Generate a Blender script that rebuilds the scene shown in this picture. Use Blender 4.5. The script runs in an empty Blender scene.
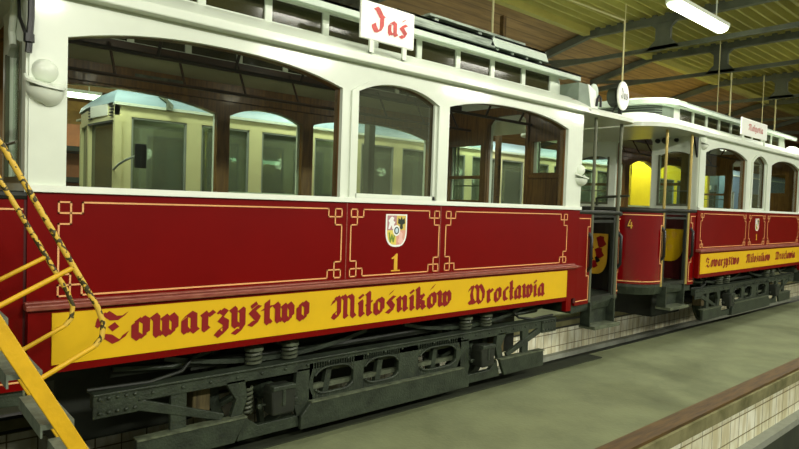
import bpy, bmesh, math, random
from mathutils import Vector, Matrix
random.seed(7)
SC = bpy.context.scene
COL = SC.collection
PI = math.pi

# ---------------------------------------------------------------- materials
def lin(c):
    return tuple(((v/255)/12.92 if v/255 <= 0.04045 else ((v/255+0.055)/1.055)**2.4) for v in c)

def mat(name, rgb, rough=0.5, metal=0.0, var=0.12, scale=6.0, bump=0.0, bscale=40.0, dark=None, coat=0.0, stretch=None, spec=0.5):
    m = bpy.data.materials.new(name); m.use_nodes = True
    nt = m.node_tree; b = nt.nodes['Principled BSDF']
    b.inputs['Roughness'].default_value = rough
    b.inputs['Metallic'].default_value = metal
    b.inputs['Specular IOR Level'].default_value = spec
    if coat:
        b.inputs['Coat Weight'].default_value = coat
        b.inputs['Coat Roughness'].default_value = 0.08
    c = lin(rgb)
    tc = nt.nodes.new('ShaderNodeTexCoord')
    mp = nt.nodes.new('ShaderNodeMapping')
    nt.links.new(tc.outputs['Object'], mp.inputs['Vector'])
    if stretch: mp.inputs['Scale'].default_value = stretch
    n = nt.nodes.new('ShaderNodeTexNoise'); n.inputs['Scale'].default_value = scale
    n.inputs['Detail'].default_value = 6; n.inputs['Roughness'].default_value = 0.6
    nt.links.new(mp.outputs['Vector'], n.inputs['Vector'])
    r = nt.nodes.new('ShaderNodeValToRGB')
    d = lin(dark) if dark else tuple(v*(1-var*2) for v in c)
    r.color_ramp.elements[0].position = 0.3; r.color_ramp.elements[0].color = (*d, 1)
    r.color_ramp.elements[1].position = 0.62; r.color_ramp.elements[1].color = (*c, 1)
    nt.links.new(n.outputs['Fac'], r.inputs['Fac'])
    nt.links.new(r.outputs['Color'], b.inputs['Base Color'])
    if bump:
        n2 = nt.nodes.new('ShaderNodeTexNoise'); n2.inputs['Scale'].default_value = bscale
        nt.links.new(mp.outputs['Vector'], n2.inputs['Vector'])
        bp = nt.nodes.new('ShaderNodeBump'); bp.inputs['Strength'].default_value = bump
        bp.inputs['Distance'].default_value = 0.02
        nt.links.new(n2.outputs['Fac'], bp.inputs['Height'])
        nt.links.new(bp.outputs['Normal'], b.inputs['Normal'])
    return m

def emat(name, rgb, strength):
    m = bpy.data.materials.new(name); m.use_nodes = True
    b = m.node_tree.nodes['Principled BSDF']
    c = lin(rgb)
    b.inputs['Base Color'].default_value = (*c, 1)
    b.inputs['Emission Color'].default_value = (*c, 1)
    b.inputs['Emission Strength'].default_value = strength
    return m

def glass(name, tint=(235, 245, 235), ior=1.45, rough=0.0, body=0.0, bodycol=(120, 130, 110)):
    m = bpy.data.materials.new(name); m.use_nodes = True
    nt = m.node_tree; nt.nodes.clear()
    o = nt.nodes.new('ShaderNodeOutputMaterial')
    t = nt.nodes.new('ShaderNodeBsdfTransparent'); t.inputs['Color'].default_value = (*lin(tint), 1)
    g = nt.nodes.new('ShaderNodeBsdfGlossy'); g.inputs['Roughness'].default_value = rough
    f = nt.nodes.new('ShaderNodeLayerWeight'); f.inputs['Blend'].default_value = 0.5
    pw = nt.nodes.new('ShaderNodeMath'); pw.operation = 'POWER'; pw.inputs[1].default_value = 5
    nt.links.new(f.outputs['Facing'], pw.inputs[0])
    r0 = ((ior-1)/(ior+1))**2*1.8
    ml = nt.nodes.new('ShaderNodeMath'); ml.operation = 'MULTIPLY_ADD'; ml.inputs[1].default_value = 1-r0; ml.inputs[2].default_value = r0
    nt.links.new(pw.outputs[0], ml.inputs[0])
    mx = nt.nodes.new('ShaderNodeMixShader')
    nt.links.new(ml.outputs[0], mx.inputs['Fac'])
    if body:
        d = nt.nodes.new('ShaderNodeBsdfDiffuse'); d.inputs['Color'].default_value = (*lin(bodycol), 1)
        m2 = nt.nodes.new('ShaderNodeMixShader'); m2.inputs['Fac'].default_value = body
        nt.links.new(t.outputs[0], m2.inputs[1]); nt.links.new(d.outputs[0], m2.inputs[2])
        nt.links.new(m2.outputs[0], mx.inputs[1])
    else:
        nt.links.new(t.outputs[0], mx.inputs[1])
    nt.links.new(g.outputs[0], mx.inputs[2]); nt.links.new(mx.outputs[0], o.inputs['Surface'])
    return m

def tile_mat(name, c1, c2, mortar, w=0.21, h=0.20):
    m = bpy.data.materials.new(name); m.use_nodes = True
    nt = m.node_tree; b = nt.nodes['Principled BSDF']; b.inputs['Roughness'].default_value = 0.35
    tc = nt.nodes.new('ShaderNodeTexCoord'); sp = nt.nodes.new('ShaderNodeSeparateXYZ'); cb = nt.nodes.new('ShaderNodeCombineXYZ')
    nt.links.new(tc.outputs['Object'], sp.inputs[0]); nt.links.new(sp.outputs['X'], cb.inputs['X']); nt.links.new(sp.outputs['Z'], cb.inputs['Y'])
    br = nt.nodes.new('ShaderNodeTexBrick'); br.offset = 0.0
    br.inputs['Color1'].default_value = (*lin(c1), 1); br.inputs['Color2'].default_value = (*lin(c2), 1); br.inputs['Mortar'].default_value = (*lin(mortar), 1)
    br.inputs['Scale'].default_value = 1.0; br.inputs['Brick Width'].default_value = w; br.inputs['Row Height'].default_value = h
    br.inputs['Mortar Size'].default_value = 0.006
    nt.links.new(cb.outputs[0], br.inputs['Vector'])
    n = nt.nodes.new('ShaderNodeTexNoise'); n.inputs['Scale'].default_value = 5; n.inputs['Detail'].default_value = 5
    mp = nt.nodes.new('ShaderNodeMapping'); mp.inputs['Scale'].default_value = (2.2, 1, 0.5)
    nt.links.new(tc.outputs['Object'], mp.inputs['Vector']); nt.links.new(mp.outputs[0], n.inputs['Vector'])
    r = nt.nodes.new('ShaderNodeValToRGB'); r.color_ramp.elements[0].position = 0.42; r.color_ramp.elements[1].position = 0.62
    r.color_ramp.elements[0].color = (*lin((190, 172, 112)), 1); r.color_ramp.elements[1].color = (1, 1, 1, 1)
    nt.links.new(n.outputs['Fac'], r.inputs['Fac'])
    mx = nt.nodes.new('ShaderNodeMixRGB'); mx.blend_type = 'MULTIPLY'; mx.inputs['Fac'].default_value = 0.55
    nt.links.new(br.outputs['Color'], mx.inputs[1]); nt.links.new(r.outputs['Color'], mx.inputs[2])
    nt.links.new(mx.outputs[0], b.inputs['Base Color'])
    return m

def floor_mat():
    m = mat('worn_concrete', (116, 123, 88), 0.85, var=0.14, scale=2.2, bump=0.15, bscale=30)
    nt = m.node_tree; b = nt.nodes['Principled BSDF']
    src = b.inputs['Base Color'].links[0].from_socket
    tc = nt.nodes.new('ShaderNodeTexCoord')
    n = nt.nodes.new('ShaderNodeTexNoise'); n.inputs['Scale'].default_value = 0.7; n.inputs['Detail'].default_value = 8; n.inputs['Distortion'].default_value = 0.8
    nt.links.new(tc.outputs['Object'], n.inputs['Vector'])
    r = nt.nodes.new('ShaderNodeValToRGB'); r.color_ramp.elements[0].position = 0.35; r.color_ramp.elements[1].position = 0.55
    r.color_ramp.elements[0].color = (0.62, 0.62, 0.55, 1); r.color_ramp.elements[1].color = (1, 1, 1, 1)
    nt.links.new(n.outputs['Fac'], r.inputs['Fac'])
    mx = nt.nodes.new('ShaderNodeMixRGB'); mx.blend_type = 'MULTIPLY'; mx.inputs['Fac'].default_value = 0.8
    nt.links.new(src, mx.inputs[1]); nt.links.new(r.outputs['Color'], mx.inputs[2]); nt.links.new(mx.outputs[0], b.inputs['Base Color'])
    return m

def board_mat(name, rgb, dark, pitch=0.14, axis='Y'):
    m = mat(name, rgb, 0.75, var=0.2, scale=3.0, dark=dark, stretch=(0.4, 4, 4))
    nt = m.node_tree; b = nt.nodes['Principled BSDF']
    src = b.inputs['Base Color'].links[0].from_socket
    tc = nt.nodes.new('ShaderNodeTexCoord'); sp = nt.nodes.new('ShaderNodeSeparateXYZ'); nt.links.new(tc.outputs['Object'], sp.inputs[0])
    mm = nt.nodes.new('ShaderNodeMath'); mm.operation = 'MODULO'; mm.inputs[1].default_value = pitch
    ab = nt.nodes.new('ShaderNodeMath'); ab.operation = 'ADD'; ab.inputs[1].default_value = 50*pitch
    nt.links.new(sp.outputs[axis], ab.inputs[0]); nt.links.new(ab.outputs[0], mm.inputs[0])
    lt = nt.nodes.new('ShaderNodeMath'); lt.operation = 'GREATER_THAN'; lt.inputs[1].default_value = pitch*0.1
    nt.links.new(mm.outputs[0], lt.inputs[0])
    mx = nt.nodes.new('ShaderNodeMixRGB'); mx.blend_type = 'MIX'; mx.inputs[1].default_value = (*lin(dark), 1)
    nt.links.new(lt.outputs[0], mx.inputs['Fac']); nt.links.new(src, mx.inputs[2]); nt.links.new(mx.outputs[0], b.inputs['Base Color'])
    return m

M = dict(
    gloss=mat('glossy_red_enamel', (118, 0, 6), 0.16, var=0.05, scale=3, coat=0.8, spec=0.5),
    red=mat('red_enamel', (114, 0, 0), 0.36, var=0.05, scale=3, coat=0.12, spec=0.15),
    darkred=mat('dark_red_enamel', (74, 6, 8), 0.5, var=0.05),
    redtxt=mat('red_letter_paint', (136, 0, 4), 0.5, var=0.04),
    white=mat('cream_white_enamel', (222, 230, 214), 0.34, var=0.03, scale=4, coat=0.2),
    sill=mat('white_sill_paint', (234, 240, 226), 0.4, var=0.02),
    yellow=mat('yellow_board_paint', (226, 182, 2), 0.45, var=0.03, coat=0.15),
    gold=mat('gold_line_paint', (236, 176, 112), 0.45, var=0.06),
    goldnum=mat('gold_number_paint', (226, 176, 50), 0.4, var=0.1),
    mould=mat('worn_red_moulding', (146, 84, 66), 0.4, var=0.2, scale=14, dark=(116, 34, 30), stretch=(1, 8, 8)),
    wood=mat('varnished_wood', (134, 94, 38), 0.4, var=0.2, scale=5, dark=(84, 56, 20), stretch=(8, 8, 0.7), coat=0.1),
    oldwood=mat('dusty_old_wood', (104, 92, 56), 0.8, var=0.2, scale=6, dark=(60, 52, 30), stretch=(6, 6, 0.6)),
    darkwood=mat('dark_wood', (66, 42, 20), 0.45, var=0.2, scale=5, dark=(32, 20, 9), stretch=(0.8, 8, 8)),
    inpanel=mat('interior_ceiling_panel', (196, 196, 158), 0.5, var=0.08, scale=3),
    iron=mat('green_black_iron', (52, 61, 47), 0.5, var=0.25, scale=9, dark=(30, 36, 28), bump=0.25, bscale=60, spec=0.45),
    irond=mat('dark_iron', (32, 37, 26), 0.6, var=0.3, scale=9),
    ironl=mat('worn_iron_edge', (98, 106, 84), 0.5, var=0.25, scale=14, dark=(54, 58, 44)),
    spring=mat('spring_steel', (78, 84, 66), 0.45, var=0.2),
    roofw=mat('pale_roof_paint', (198, 212, 196), 0.55, var=0.08, scale=5),
    roofg=mat('grey_green_roof', (128, 142, 126), 0.6, var=0.12, scale=7),
    plank=mat('weathered_roof_plank', (160, 172, 158), 0.7, var=0.15, scale=9, dark=(90, 100, 88), stretch=(0.5, 6, 6)),
    signw=mat('white_sign_enamel', (246, 248, 240), 0.4, var=0.02),
    signred=mat('faded_red_letters', (206, 78, 74), 0.5, var=0.2, scale=20),
    black=mat('black_paint', (18, 18, 16), 0.4, var=0.1),
    brass=mat('brass_pole', (190, 168, 96), 0.35, 0.4, var=0.1),
    greypole=mat('grey_green_pole', (104, 108, 86), 0.4, 0.1, var=0.1),
    cream=mat('cream_tram_paint', (232, 226, 172), 0.4, var=0.03, scale=3),
    bluegrey=mat('blue_grey_roof', (146, 170, 182), 0.5, var=0.07, scale=4),
    ytram=mat('yellow_tram_paint', (246, 222, 40), 0.4, var=0.04),
    btram=mat('blue_grey_tram_paint', (116, 140, 160), 0.4, var=0.06),
    orange=mat('orange_tram_band', (176, 104, 52), 0.5, var=0.1),
    grey=mat('grey_metal', (150, 156, 146), 0.5, var=0.08),
    floor=floor_mat(),
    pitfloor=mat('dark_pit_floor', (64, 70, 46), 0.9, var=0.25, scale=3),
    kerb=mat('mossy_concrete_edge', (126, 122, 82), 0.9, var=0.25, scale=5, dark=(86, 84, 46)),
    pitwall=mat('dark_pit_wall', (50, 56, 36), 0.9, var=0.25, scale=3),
    ledge=mat('grey_ledge', (142, 146, 130), 0.9, var=0.12),
    rail=mat('rusty_rail', (96, 72, 30), 0.6, 0.1, var=0.2, scale=6, dark=(60, 44, 18), stretch=(0.5, 4, 4)),
    tile=tile_mat('white_pit_tiles', (244, 244, 222), (228, 228, 200), (128, 118, 76)),
    corr=mat('yellow_corrugated_sheet', (164, 156, 76), 0.6, var=0.08, scale=1.2, dark=(140, 132, 60), stretch=(0.6, 1, 1)),
    boards=board_mat('brown_roof_boards', (150, 118, 70), (108, 82, 46), 0.22),
    truss=mat('grey_green_steel', (84, 88, 72), 0.6, var=0.2, scale=4),
    plaster=mat('ochre_plaster', (176, 136, 66), 0.85, var=0.2, scale=1.5, dark=(112, 78, 34)),
    ladder=mat('yellow_ladder_paint', (226, 178, 26), 0.45, var=0.1, scale=9, bump=0.1),
    tread=mat('grey_tread', (116, 126, 110), 0.6, var=0.15, scale=20, dark=(84, 92, 80)),
    cord=mat('pale_cord', (196, 190, 140), 0.8, var=0.1),
    lamp=emat('fluorescent_diffuser', (246, 255, 232), 9.0),
    lampbody=mat('lamp_housing', (214, 220, 204), 0.5, var=0.03),
    lens=emat('frosted_lamp_glass', (250, 252, 244), 0.9),
    pane=glass('clear_window_glass', ior=1.35),
    refl=glass('dusty_window_glass', tint=(205, 215, 200), ior=1.6, rough=0.02, body=0.12, bodycol=(150, 160, 130)),
    dpane=glass('dark_tram_glass', tint=(200, 214, 205), ior=1.5, rough=0.03, body=0.30, bodycol=(150, 156, 134)),
    wpane=glass('dark_windscreen_glass', tint=(150, 150, 130), ior=1.5, rough=0.03, body=0.75, bodycol=(92, 98, 80)),
    clpane=glass('clerestory_glass', tint=(110, 110, 80), ior=1.4, rough=0.1, body=0.5, bodycol=(76, 74, 44)),
)
def striped(name):
    m = bpy.data.materials.new(name); m.use_nodes = True
    nt = m.node_tree; b = nt.nodes['Principled BSDF']; b.inputs['Roughness'].default_value = 0.5
    tc = nt.nodes.new('ShaderNodeTexCoord')
    w = nt.nodes.new('ShaderNodeTexWave'); w.wave_type = 'BANDS'; w.bands_direction = 'DIAGONAL'
    w.inputs['Scale'].default_value = 7.0; w.inputs['Distortion'].default_value = 9; w.inputs['Detail'].default_value = 4; w.inputs['Detail Scale'].default_value = 4
    nt.links.new(tc.outputs['Object'], w.inputs['Vector'])
    r = nt.nodes.new('ShaderNodeValToRGB')
    r.color_ramp.elements[0].position = 0.22; r.color_ramp.elements[0].color = (*lin((58, 52, 20)), 1)
    r.color_ramp.elements[1].position = 0.4; r.color_ramp.elements[1].color = (*lin((214, 176, 62)), 1)
    nt.links.new(w.outputs['Fac'], r.inputs['Fac']); nt.links.new(r.outputs[0], b.inputs['Base Color'])
    return m
M['striped'] = striped('worn_black_yellow_rail')

# ---------------------------------------------------------------- mesh builder
class MB:
    def __init__(s): s.v = []; s.f = []
    def add(s, vs, fs):
        k = len(s.v); s.v += [tuple(p) for p in vs]; s.f += [tuple(i+k for i in f) for f in fs]
    def hexa(s, p):   # bottom 4 ccw, top 4
        s.add(p, [(0, 3, 2, 1), (4, 5, 6, 7), (0, 1, 5, 4), (1, 2, 6, 5), (2, 3, 7, 6), (3, 0, 4, 7)])
    def box(s, x0, x1, y0, y1, z0, z1):
        s.hexa([(x0, y0, z0), (x1, y0, z0), (x1, y1, z0), (x0, y1, z0), (x0, y0, z1), (x1, y0, z1), (x1, y1, z1), (x0, y1, z1)])
    def bar(s, a, b, w, h, up=(0, 0, 1)):
        a, b = Vector(a), Vector(b); d = (b-a).normalized(); u = Vector(up)
        side = d.cross(u)
        if side.length < 1e-4: side = d.cross(Vector((1, 0, 0)))
        side.normalize(); u = side.cross(d).normalized()
        o = [(-w/2, -h/2), (w/2, -h/2), (w/2, h/2), (-w/2, h/2)]
        s.hexa([a+side*i+u*j for i, j in o]+[b+side*i+u*j for i, j in o])
    def tube(s, pts, r, n=8, cap=True):
        pts = [Vector(p) for p in pts]; rings = []
        prev = None
        for i, p in enumerate(pts):
            if i == 0: d = pts[1]-p
            elif i == len(pts)-1: d = p-pts[i-1]
            else: d = (pts[i+1]-p).normalized()+(p-pts[i-1]).normalized()
            d.normalize()
            if prev is None:
                u = d.cross(Vector((0, 0, 1)))
                if u.length < 1e-3: u = d.cross(Vector((1, 0, 0)))
            else: u = prev-d*prev.dot(d)
            u.normalize(); prev = u; w = d.cross(u)
            rr = r[i] if isinstance(r, (list, tuple)) else r
            rings.append([p+u*math.cos(2*PI*k/n)*rr+w*math.sin(2*PI*k/n)*rr for k in range(n)])
        s.loft(rings, cap=cap)
    def loft(s, rings, closed=True, cap=True):
        n = len(rings[0]); vs = [p for r in rings for p in r]; fs = []
        for i in range(len(rings)-1):
            for k in range(n if closed else n-1):
                fs.append((i*n+k, i*n+(k+1) % n, (i+1)*n+(k+1) % n, (i+1)*n+k))
        if cap and closed:
            fs.append(tuple(range(n))[::-1]); fs.append(tuple((len(rings)-1)*n+k for k in range(n)))
        s.add(vs, fs)
    def lathe(s, c, axis, prof, n=20, cap=True):
        c = Vector(c); a = Vector(axis).normalized(); u = a.cross(Vector((0, 0, 1)))
        if u.length < 1e-3: u = a.cross(Vector((1, 0, 0)))
        u.normalize(); w = a.cross(u)
        s.loft([[c+a*h+(u*math.cos(2*PI*k/n)+w*math.sin(2*PI*k/n))*max(r, 1e-4) for k in range(n)] for r, h in prof], cap=cap)
    def prism(s, poly, P, t0, t1):     # poly [(u,z)], P(u,t,z)
        n = len(poly)
        s.add([P(u, t0, z) for u, z in poly]+[P(u, t1, z) for u, z in poly],
              [tuple(range(n)), tuple(range(2*n-1, n-1, -1))]+[(k, (k+1) % n, n+(k+1) % n, n+k) for k in range(n)])
    def wall(s, u0, u1, zb, zt, ops, t0, t1, P):   # solid wall with (arched) openings
        def col(a, b, l0, l1, h0, h1):
            s.hexa([P(a, t0, l0), P(b, t0, l1), P(b, t1, l1), P(a, t1, l0), P(a, t0, h0), P(b, t0, h1), P(b, t1, h1), P(a, t1, h0)])
        cur = u0
        for (a, b, za, zf, *lo) in sorted(ops, key=lambda o: o[0]):
            if a-cur > 1e-4: col(cur, a, zb, zb, zt, zt)
            n = 16 if callable(zf) else 1
            for i in range(n):
                p, q = a+(b-a)*i/n, a+(b-a)*(i+1)/n
                h0, h1 = (zf(p), zf(q)) if callable(zf) else (zf, zf)
                if zt-min(h0, h1) > 1e-4: col(p, q, h0, h1, zt, zt)
                if callable(za): col(p, q, zb, zb, za(p), za(q))
                elif za-zb > 1e-4: col(p, q, zb, zb, za, za)
            cur = b
        if u1-cur > 1e-4: col(cur, u1, zb, zb, zt, zt)
    def build(s, name, m, parent=None, off=(0, 0, 0), smooth=False, bevel=0, label=None):
        me = bpy.data.meshes.new(name)
        ox, oy, oz = off
        me.from_pydata([(x-ox, y-oy, z-oz) for x, y, z in s.v], [], s.f)
        bm = bmesh.new(); bm.from_mesh(me); bmesh.ops.recalc_face_normals(bm, faces=bm.faces); bm.to_mesh(me); bm.free()
        me.materials.append(M[m] if isinstance(m, str) else m)
        o = bpy.data.objects.new(name, me); COL.objects.link(o)
        if smooth:
            for p in me.polygons: p.use_smooth = True
            sm = o.modifiers.new('edge', 'EDGE_SPLIT'); sm.split_angle = math.radians(38)
        if bevel:
            bv = o.modifiers.new('bev', 'BEVEL'); bv.width = bevel; bv.segments = 2; bv.limit_method = 'ANGLE'
        if parent is not None: o.parent = parent
        if label: o['label'] = label
        return o

def arch(a, b, spring, rise, k=2.3):
    c, h = (a+b)/2, (b-a)/2
    return lambda u: spring+rise*(1-min(1, abs((u-c)/h))**k)
def tag(o, label, cat, group=None, kind=None):
    o['label'] = label; o['category'] = cat
    if group: o['group'] = group
    if kind: o['kind'] = kind
    return o
def empty(name, loc, label, cat, rz=0, group=None):
    o = bpy.data.objects.new(name, None); COL.objects.link(o)
    o.location = loc; o.rotation_euler = (0, 0, rz); o.empty_display_size = 0.2
    return tag(o, label, cat, group)
def struct(mb, name, m, **k):
    o = mb.build(name, m, **k)
    if k.get('parent') is None: o['kind'] = 'structure'
    return o

# ---------------------------------------------------------------- broad-nib blackletter
# every glyph: (advance, [strokes]); x-height 1, baseline 0; strokes swept with a slanted nib
def minim(x, top=.93): return [(x-.09, top+.02), (x, top-.1), (x, .15), (x+.13, .02)]
GL = {
    'o': (1.0, [[(.22, .8), (.22, .2), (.46, .0), (.74, .22), (.74, .82), (.5, 1.0), (.22, .8)]]),
    'w': (1.38, [[(.06, 1.08), (.22, .9), (.22, .2), (.36, .03), (.66, .26)], [(.56, .98), (.66, .86), (.66, .2), (.84, .02), (1.12, .26), (1.12, .76), (.9, 1.02)]]),
    'a': (1.04, [[(.22, .74), (.22, .2), (.36, .02), (.7, .26)], [(.2, .76), (.44, 1.0), (.7, .86), (.7, .15), (.84, .02)]]),
    'r': (.8, [minim(.24), [(.28, .72), (.48, .96), (.66, .8)]]),
    'z': (.84, [[(.1, .82), (.3, 1.0), (.56, .84), (.28, .52), (.58, .32), (.56, -.12), (.32, -.36), (.1, -.18), (.3, .04)]]),
    'y': (1.0, [[(.08, 1.06), (.22, .9), (.22, .2), (.4, .02), (.66, .22)], [(.56, .98), (.68, .86), (.68, -.02), (.46, -.32), (.2, -.2)]]),
    's': (.86, [[(.66, .92), (.42, 1.0), (.2, .78), (.6, .34), (.42, .02), (.14, .14)], [(.2, .78), (.1, .95), (.3, 1.2), (.46, 1.12)]]),
    't': (.72, [[(.28, 1.26), (.28, .16), (.44, .0), (.6, .12)], [(.04, .84), (.56, .92)]]),
    'i': (.54, [minim(.24), [(.18, 1.3), (.3, 1.18)]]),
    'n': (1.04, [minim(.22), [(.26, .74), (.52, .98), (.7, .84), (.7, .15), (.83, .02)]]),
    'k': (.98, [[(.14, 1.46), (.24, 1.34), (.24, .15), (.36, .02)], [(.28, .74), (.54, .96), (.68, .78), (.3, .52), (.66, .42), (.66, .14), (.8, .0)]]),
    'c': (.8, [[(.24, .8), (.24, .2), (.44, .0), (.66, .14)], [(.24, .8), (.46, 1.0), (.64, .86)]]),
    'l': (.58, [[(.16, 1.46), (.26, 1.34), (.26, .15), (.4, .02)]]),
    'g': (1.0, [[(.22, .8), (.22, .2), (.4, .02), (.68, .22)], [(.22, .8), (.46, 1.0), (.68, .86), (.68, -.06), (.44, -.34), (.16, -.22)]]),
    'T': (1.42, [[(.04, 1.0), (.12, 1.26), (.34, 1.38), (.66, 1.12), (1.02, 1.1), (1.2, 1.3)], [(.58, .82), (.78, .58)], [(.02, .06), (.2, .3), (.46, .24), (.78, -.02), (1.06, .08), (1.22, .34)], [(.16, 1.22), (.02, .9), (.14, .8)]]),
    'M': (1.8, [[(.02, .94), (.16, 1.22), (.32, 1.36), (.46, 1.16), (.46, .3), (.28, .04), (.06, .2), (.2, .42)], [(.46, 1.16), (.74, 1.4), (.9, 1.2), (.9, .12), (1.0, .02)], [(.9, 1.16), (1.2, 1.4), (1.4, 1.2), (1.4, .18), (1.58, .0)]]),
    'W': (1.84, [[(.0, 1.02), (.12, 1.26), (.32, 1.36), (.36, 1.16), (.24, .8), (.34, .3), (.56, .03), (.92, .3)], [(.62, 1.40), (.86, 1.22), (.92, 1.0), (.92, .24), (1.16, .0), (1.5, .28), (1.54, .82), (1.3, 1.2), (1.08, 1.40)], [(.0, .22), (.2, .06), (.5, .08)]]),
    'J': (1.3, [[(.3, 1.7), (.5, 1.6), (.8, 1.16), (.98, 1.06)], [(.86, 1.1), (.84, .4), (.66, .04), (.4, .0), (.2, .3), (.16, .5)]]),
    ' ': (.6, []),
}
for ch, base, ac in (('\u0142', 'l', [(.02, .62), (.56, .92)]), ('\u015b', 's', [(.36, 1.42), (.56, 1.6)]), ('\u00f3', 'o', [(.42, 1.3), (.66, 1.56)])):
    GL[ch] = (GL[base][0], GL[base][1]+[ac])
GL['\u015b'] = (.86, [GL['s'][1][0], [(.36, 1.24), (.5, 1.4)]])
GL['s'] = (.86, [GL['s'][1][0], [(.40, 1.02), (.30, 1.2)]])
def letters(mb, text, u0, u1, z0, xh, P, t, nibw=.42, ang=34, hair=.06):
    tot = sum(GL[c][0] for c in text); k = (u1-u0)/tot
    nx, nz = math.cos(math.radians(ang))*nibw/2, math.sin(math.radians(ang))*nibw/2
    x = 0; q_i = 0
    for c in text:
        adv, strokes = GL[c]; cf = .86 if c in 'MWT' else 1.15 if c == 'J' else 1
        for st in strokes:
            for (ax, az), (bx, bz) in zip(st, st[1:]):
                q = [(ax-nx*cf, az-nz*cf), (bx-nx*cf, bz-nz*cf), (bx+nx*cf, bz+nz*cf), (ax+nx*cf, az+nz*cf)]
                d = Vector((bx-ax, bz-az)); area = abs(d.x*nz-d.y*nx)*2
                if area < hair*d.length:      # along the nib: keep a hairline
                    pn = Vector((-d.y, d.x)).normalized()*hair
                    q = [(ax-pn.x, az-pn.y), (bx-pn.x, bz-pn.y), (bx+pn.x, bz+pn.y), (ax+pn.x, az+pn.y)]
                q_i += 1; mb.add([P(u0+(x+px)*k, t-q_i*2.5e-5, z0+pz*xh) for px, pz in q], [(0, 1, 2, 3)])
        x += adv

def strip_path(mb, pts, P, t, w=.009, th=.003):
    for (a, b), (c, d) in zip(pts, pts[1:]):
        if abs(a-c) > abs(b-d): lo, hi = min(a, c)-w/2, max(a, c)+w/2; q = [(lo, b-w/2), (hi, b-w/2), (hi, b+w/2), (lo, b+w/2)]
        else: lo, hi = min(b, d)-w/2, max(b, d)+w/2; q = [(a-w/2, lo), (a+w/2, lo), (a+w/2, hi), (a-w/2, hi)]
        mb.prism(q, P, t, t-th)
def key_frame(x0, x1, z0, z1, u):
    def corner(cx, cz, sx, sz):    # from the vertical line round the key to the horizontal line
        return [(cx, cz+sz*2*u), (cx+sx*u, cz+sz*2*u), (cx+sx*u, cz), (cx, cz), (cx, cz+sz*u), (cx+sx*2*u, cz+sz*u), (cx+sx*2*u, cz)]
    a = corner(x0, z1, 1, -1); b = corner(x1, z1, -1, -1)[::-1]; c = corner(x1, z0, -1, 1); d = corner(x0, z0, 1, 1)[::-1]
    p = a+b+c+d
    return p+[p[0]]

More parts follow.
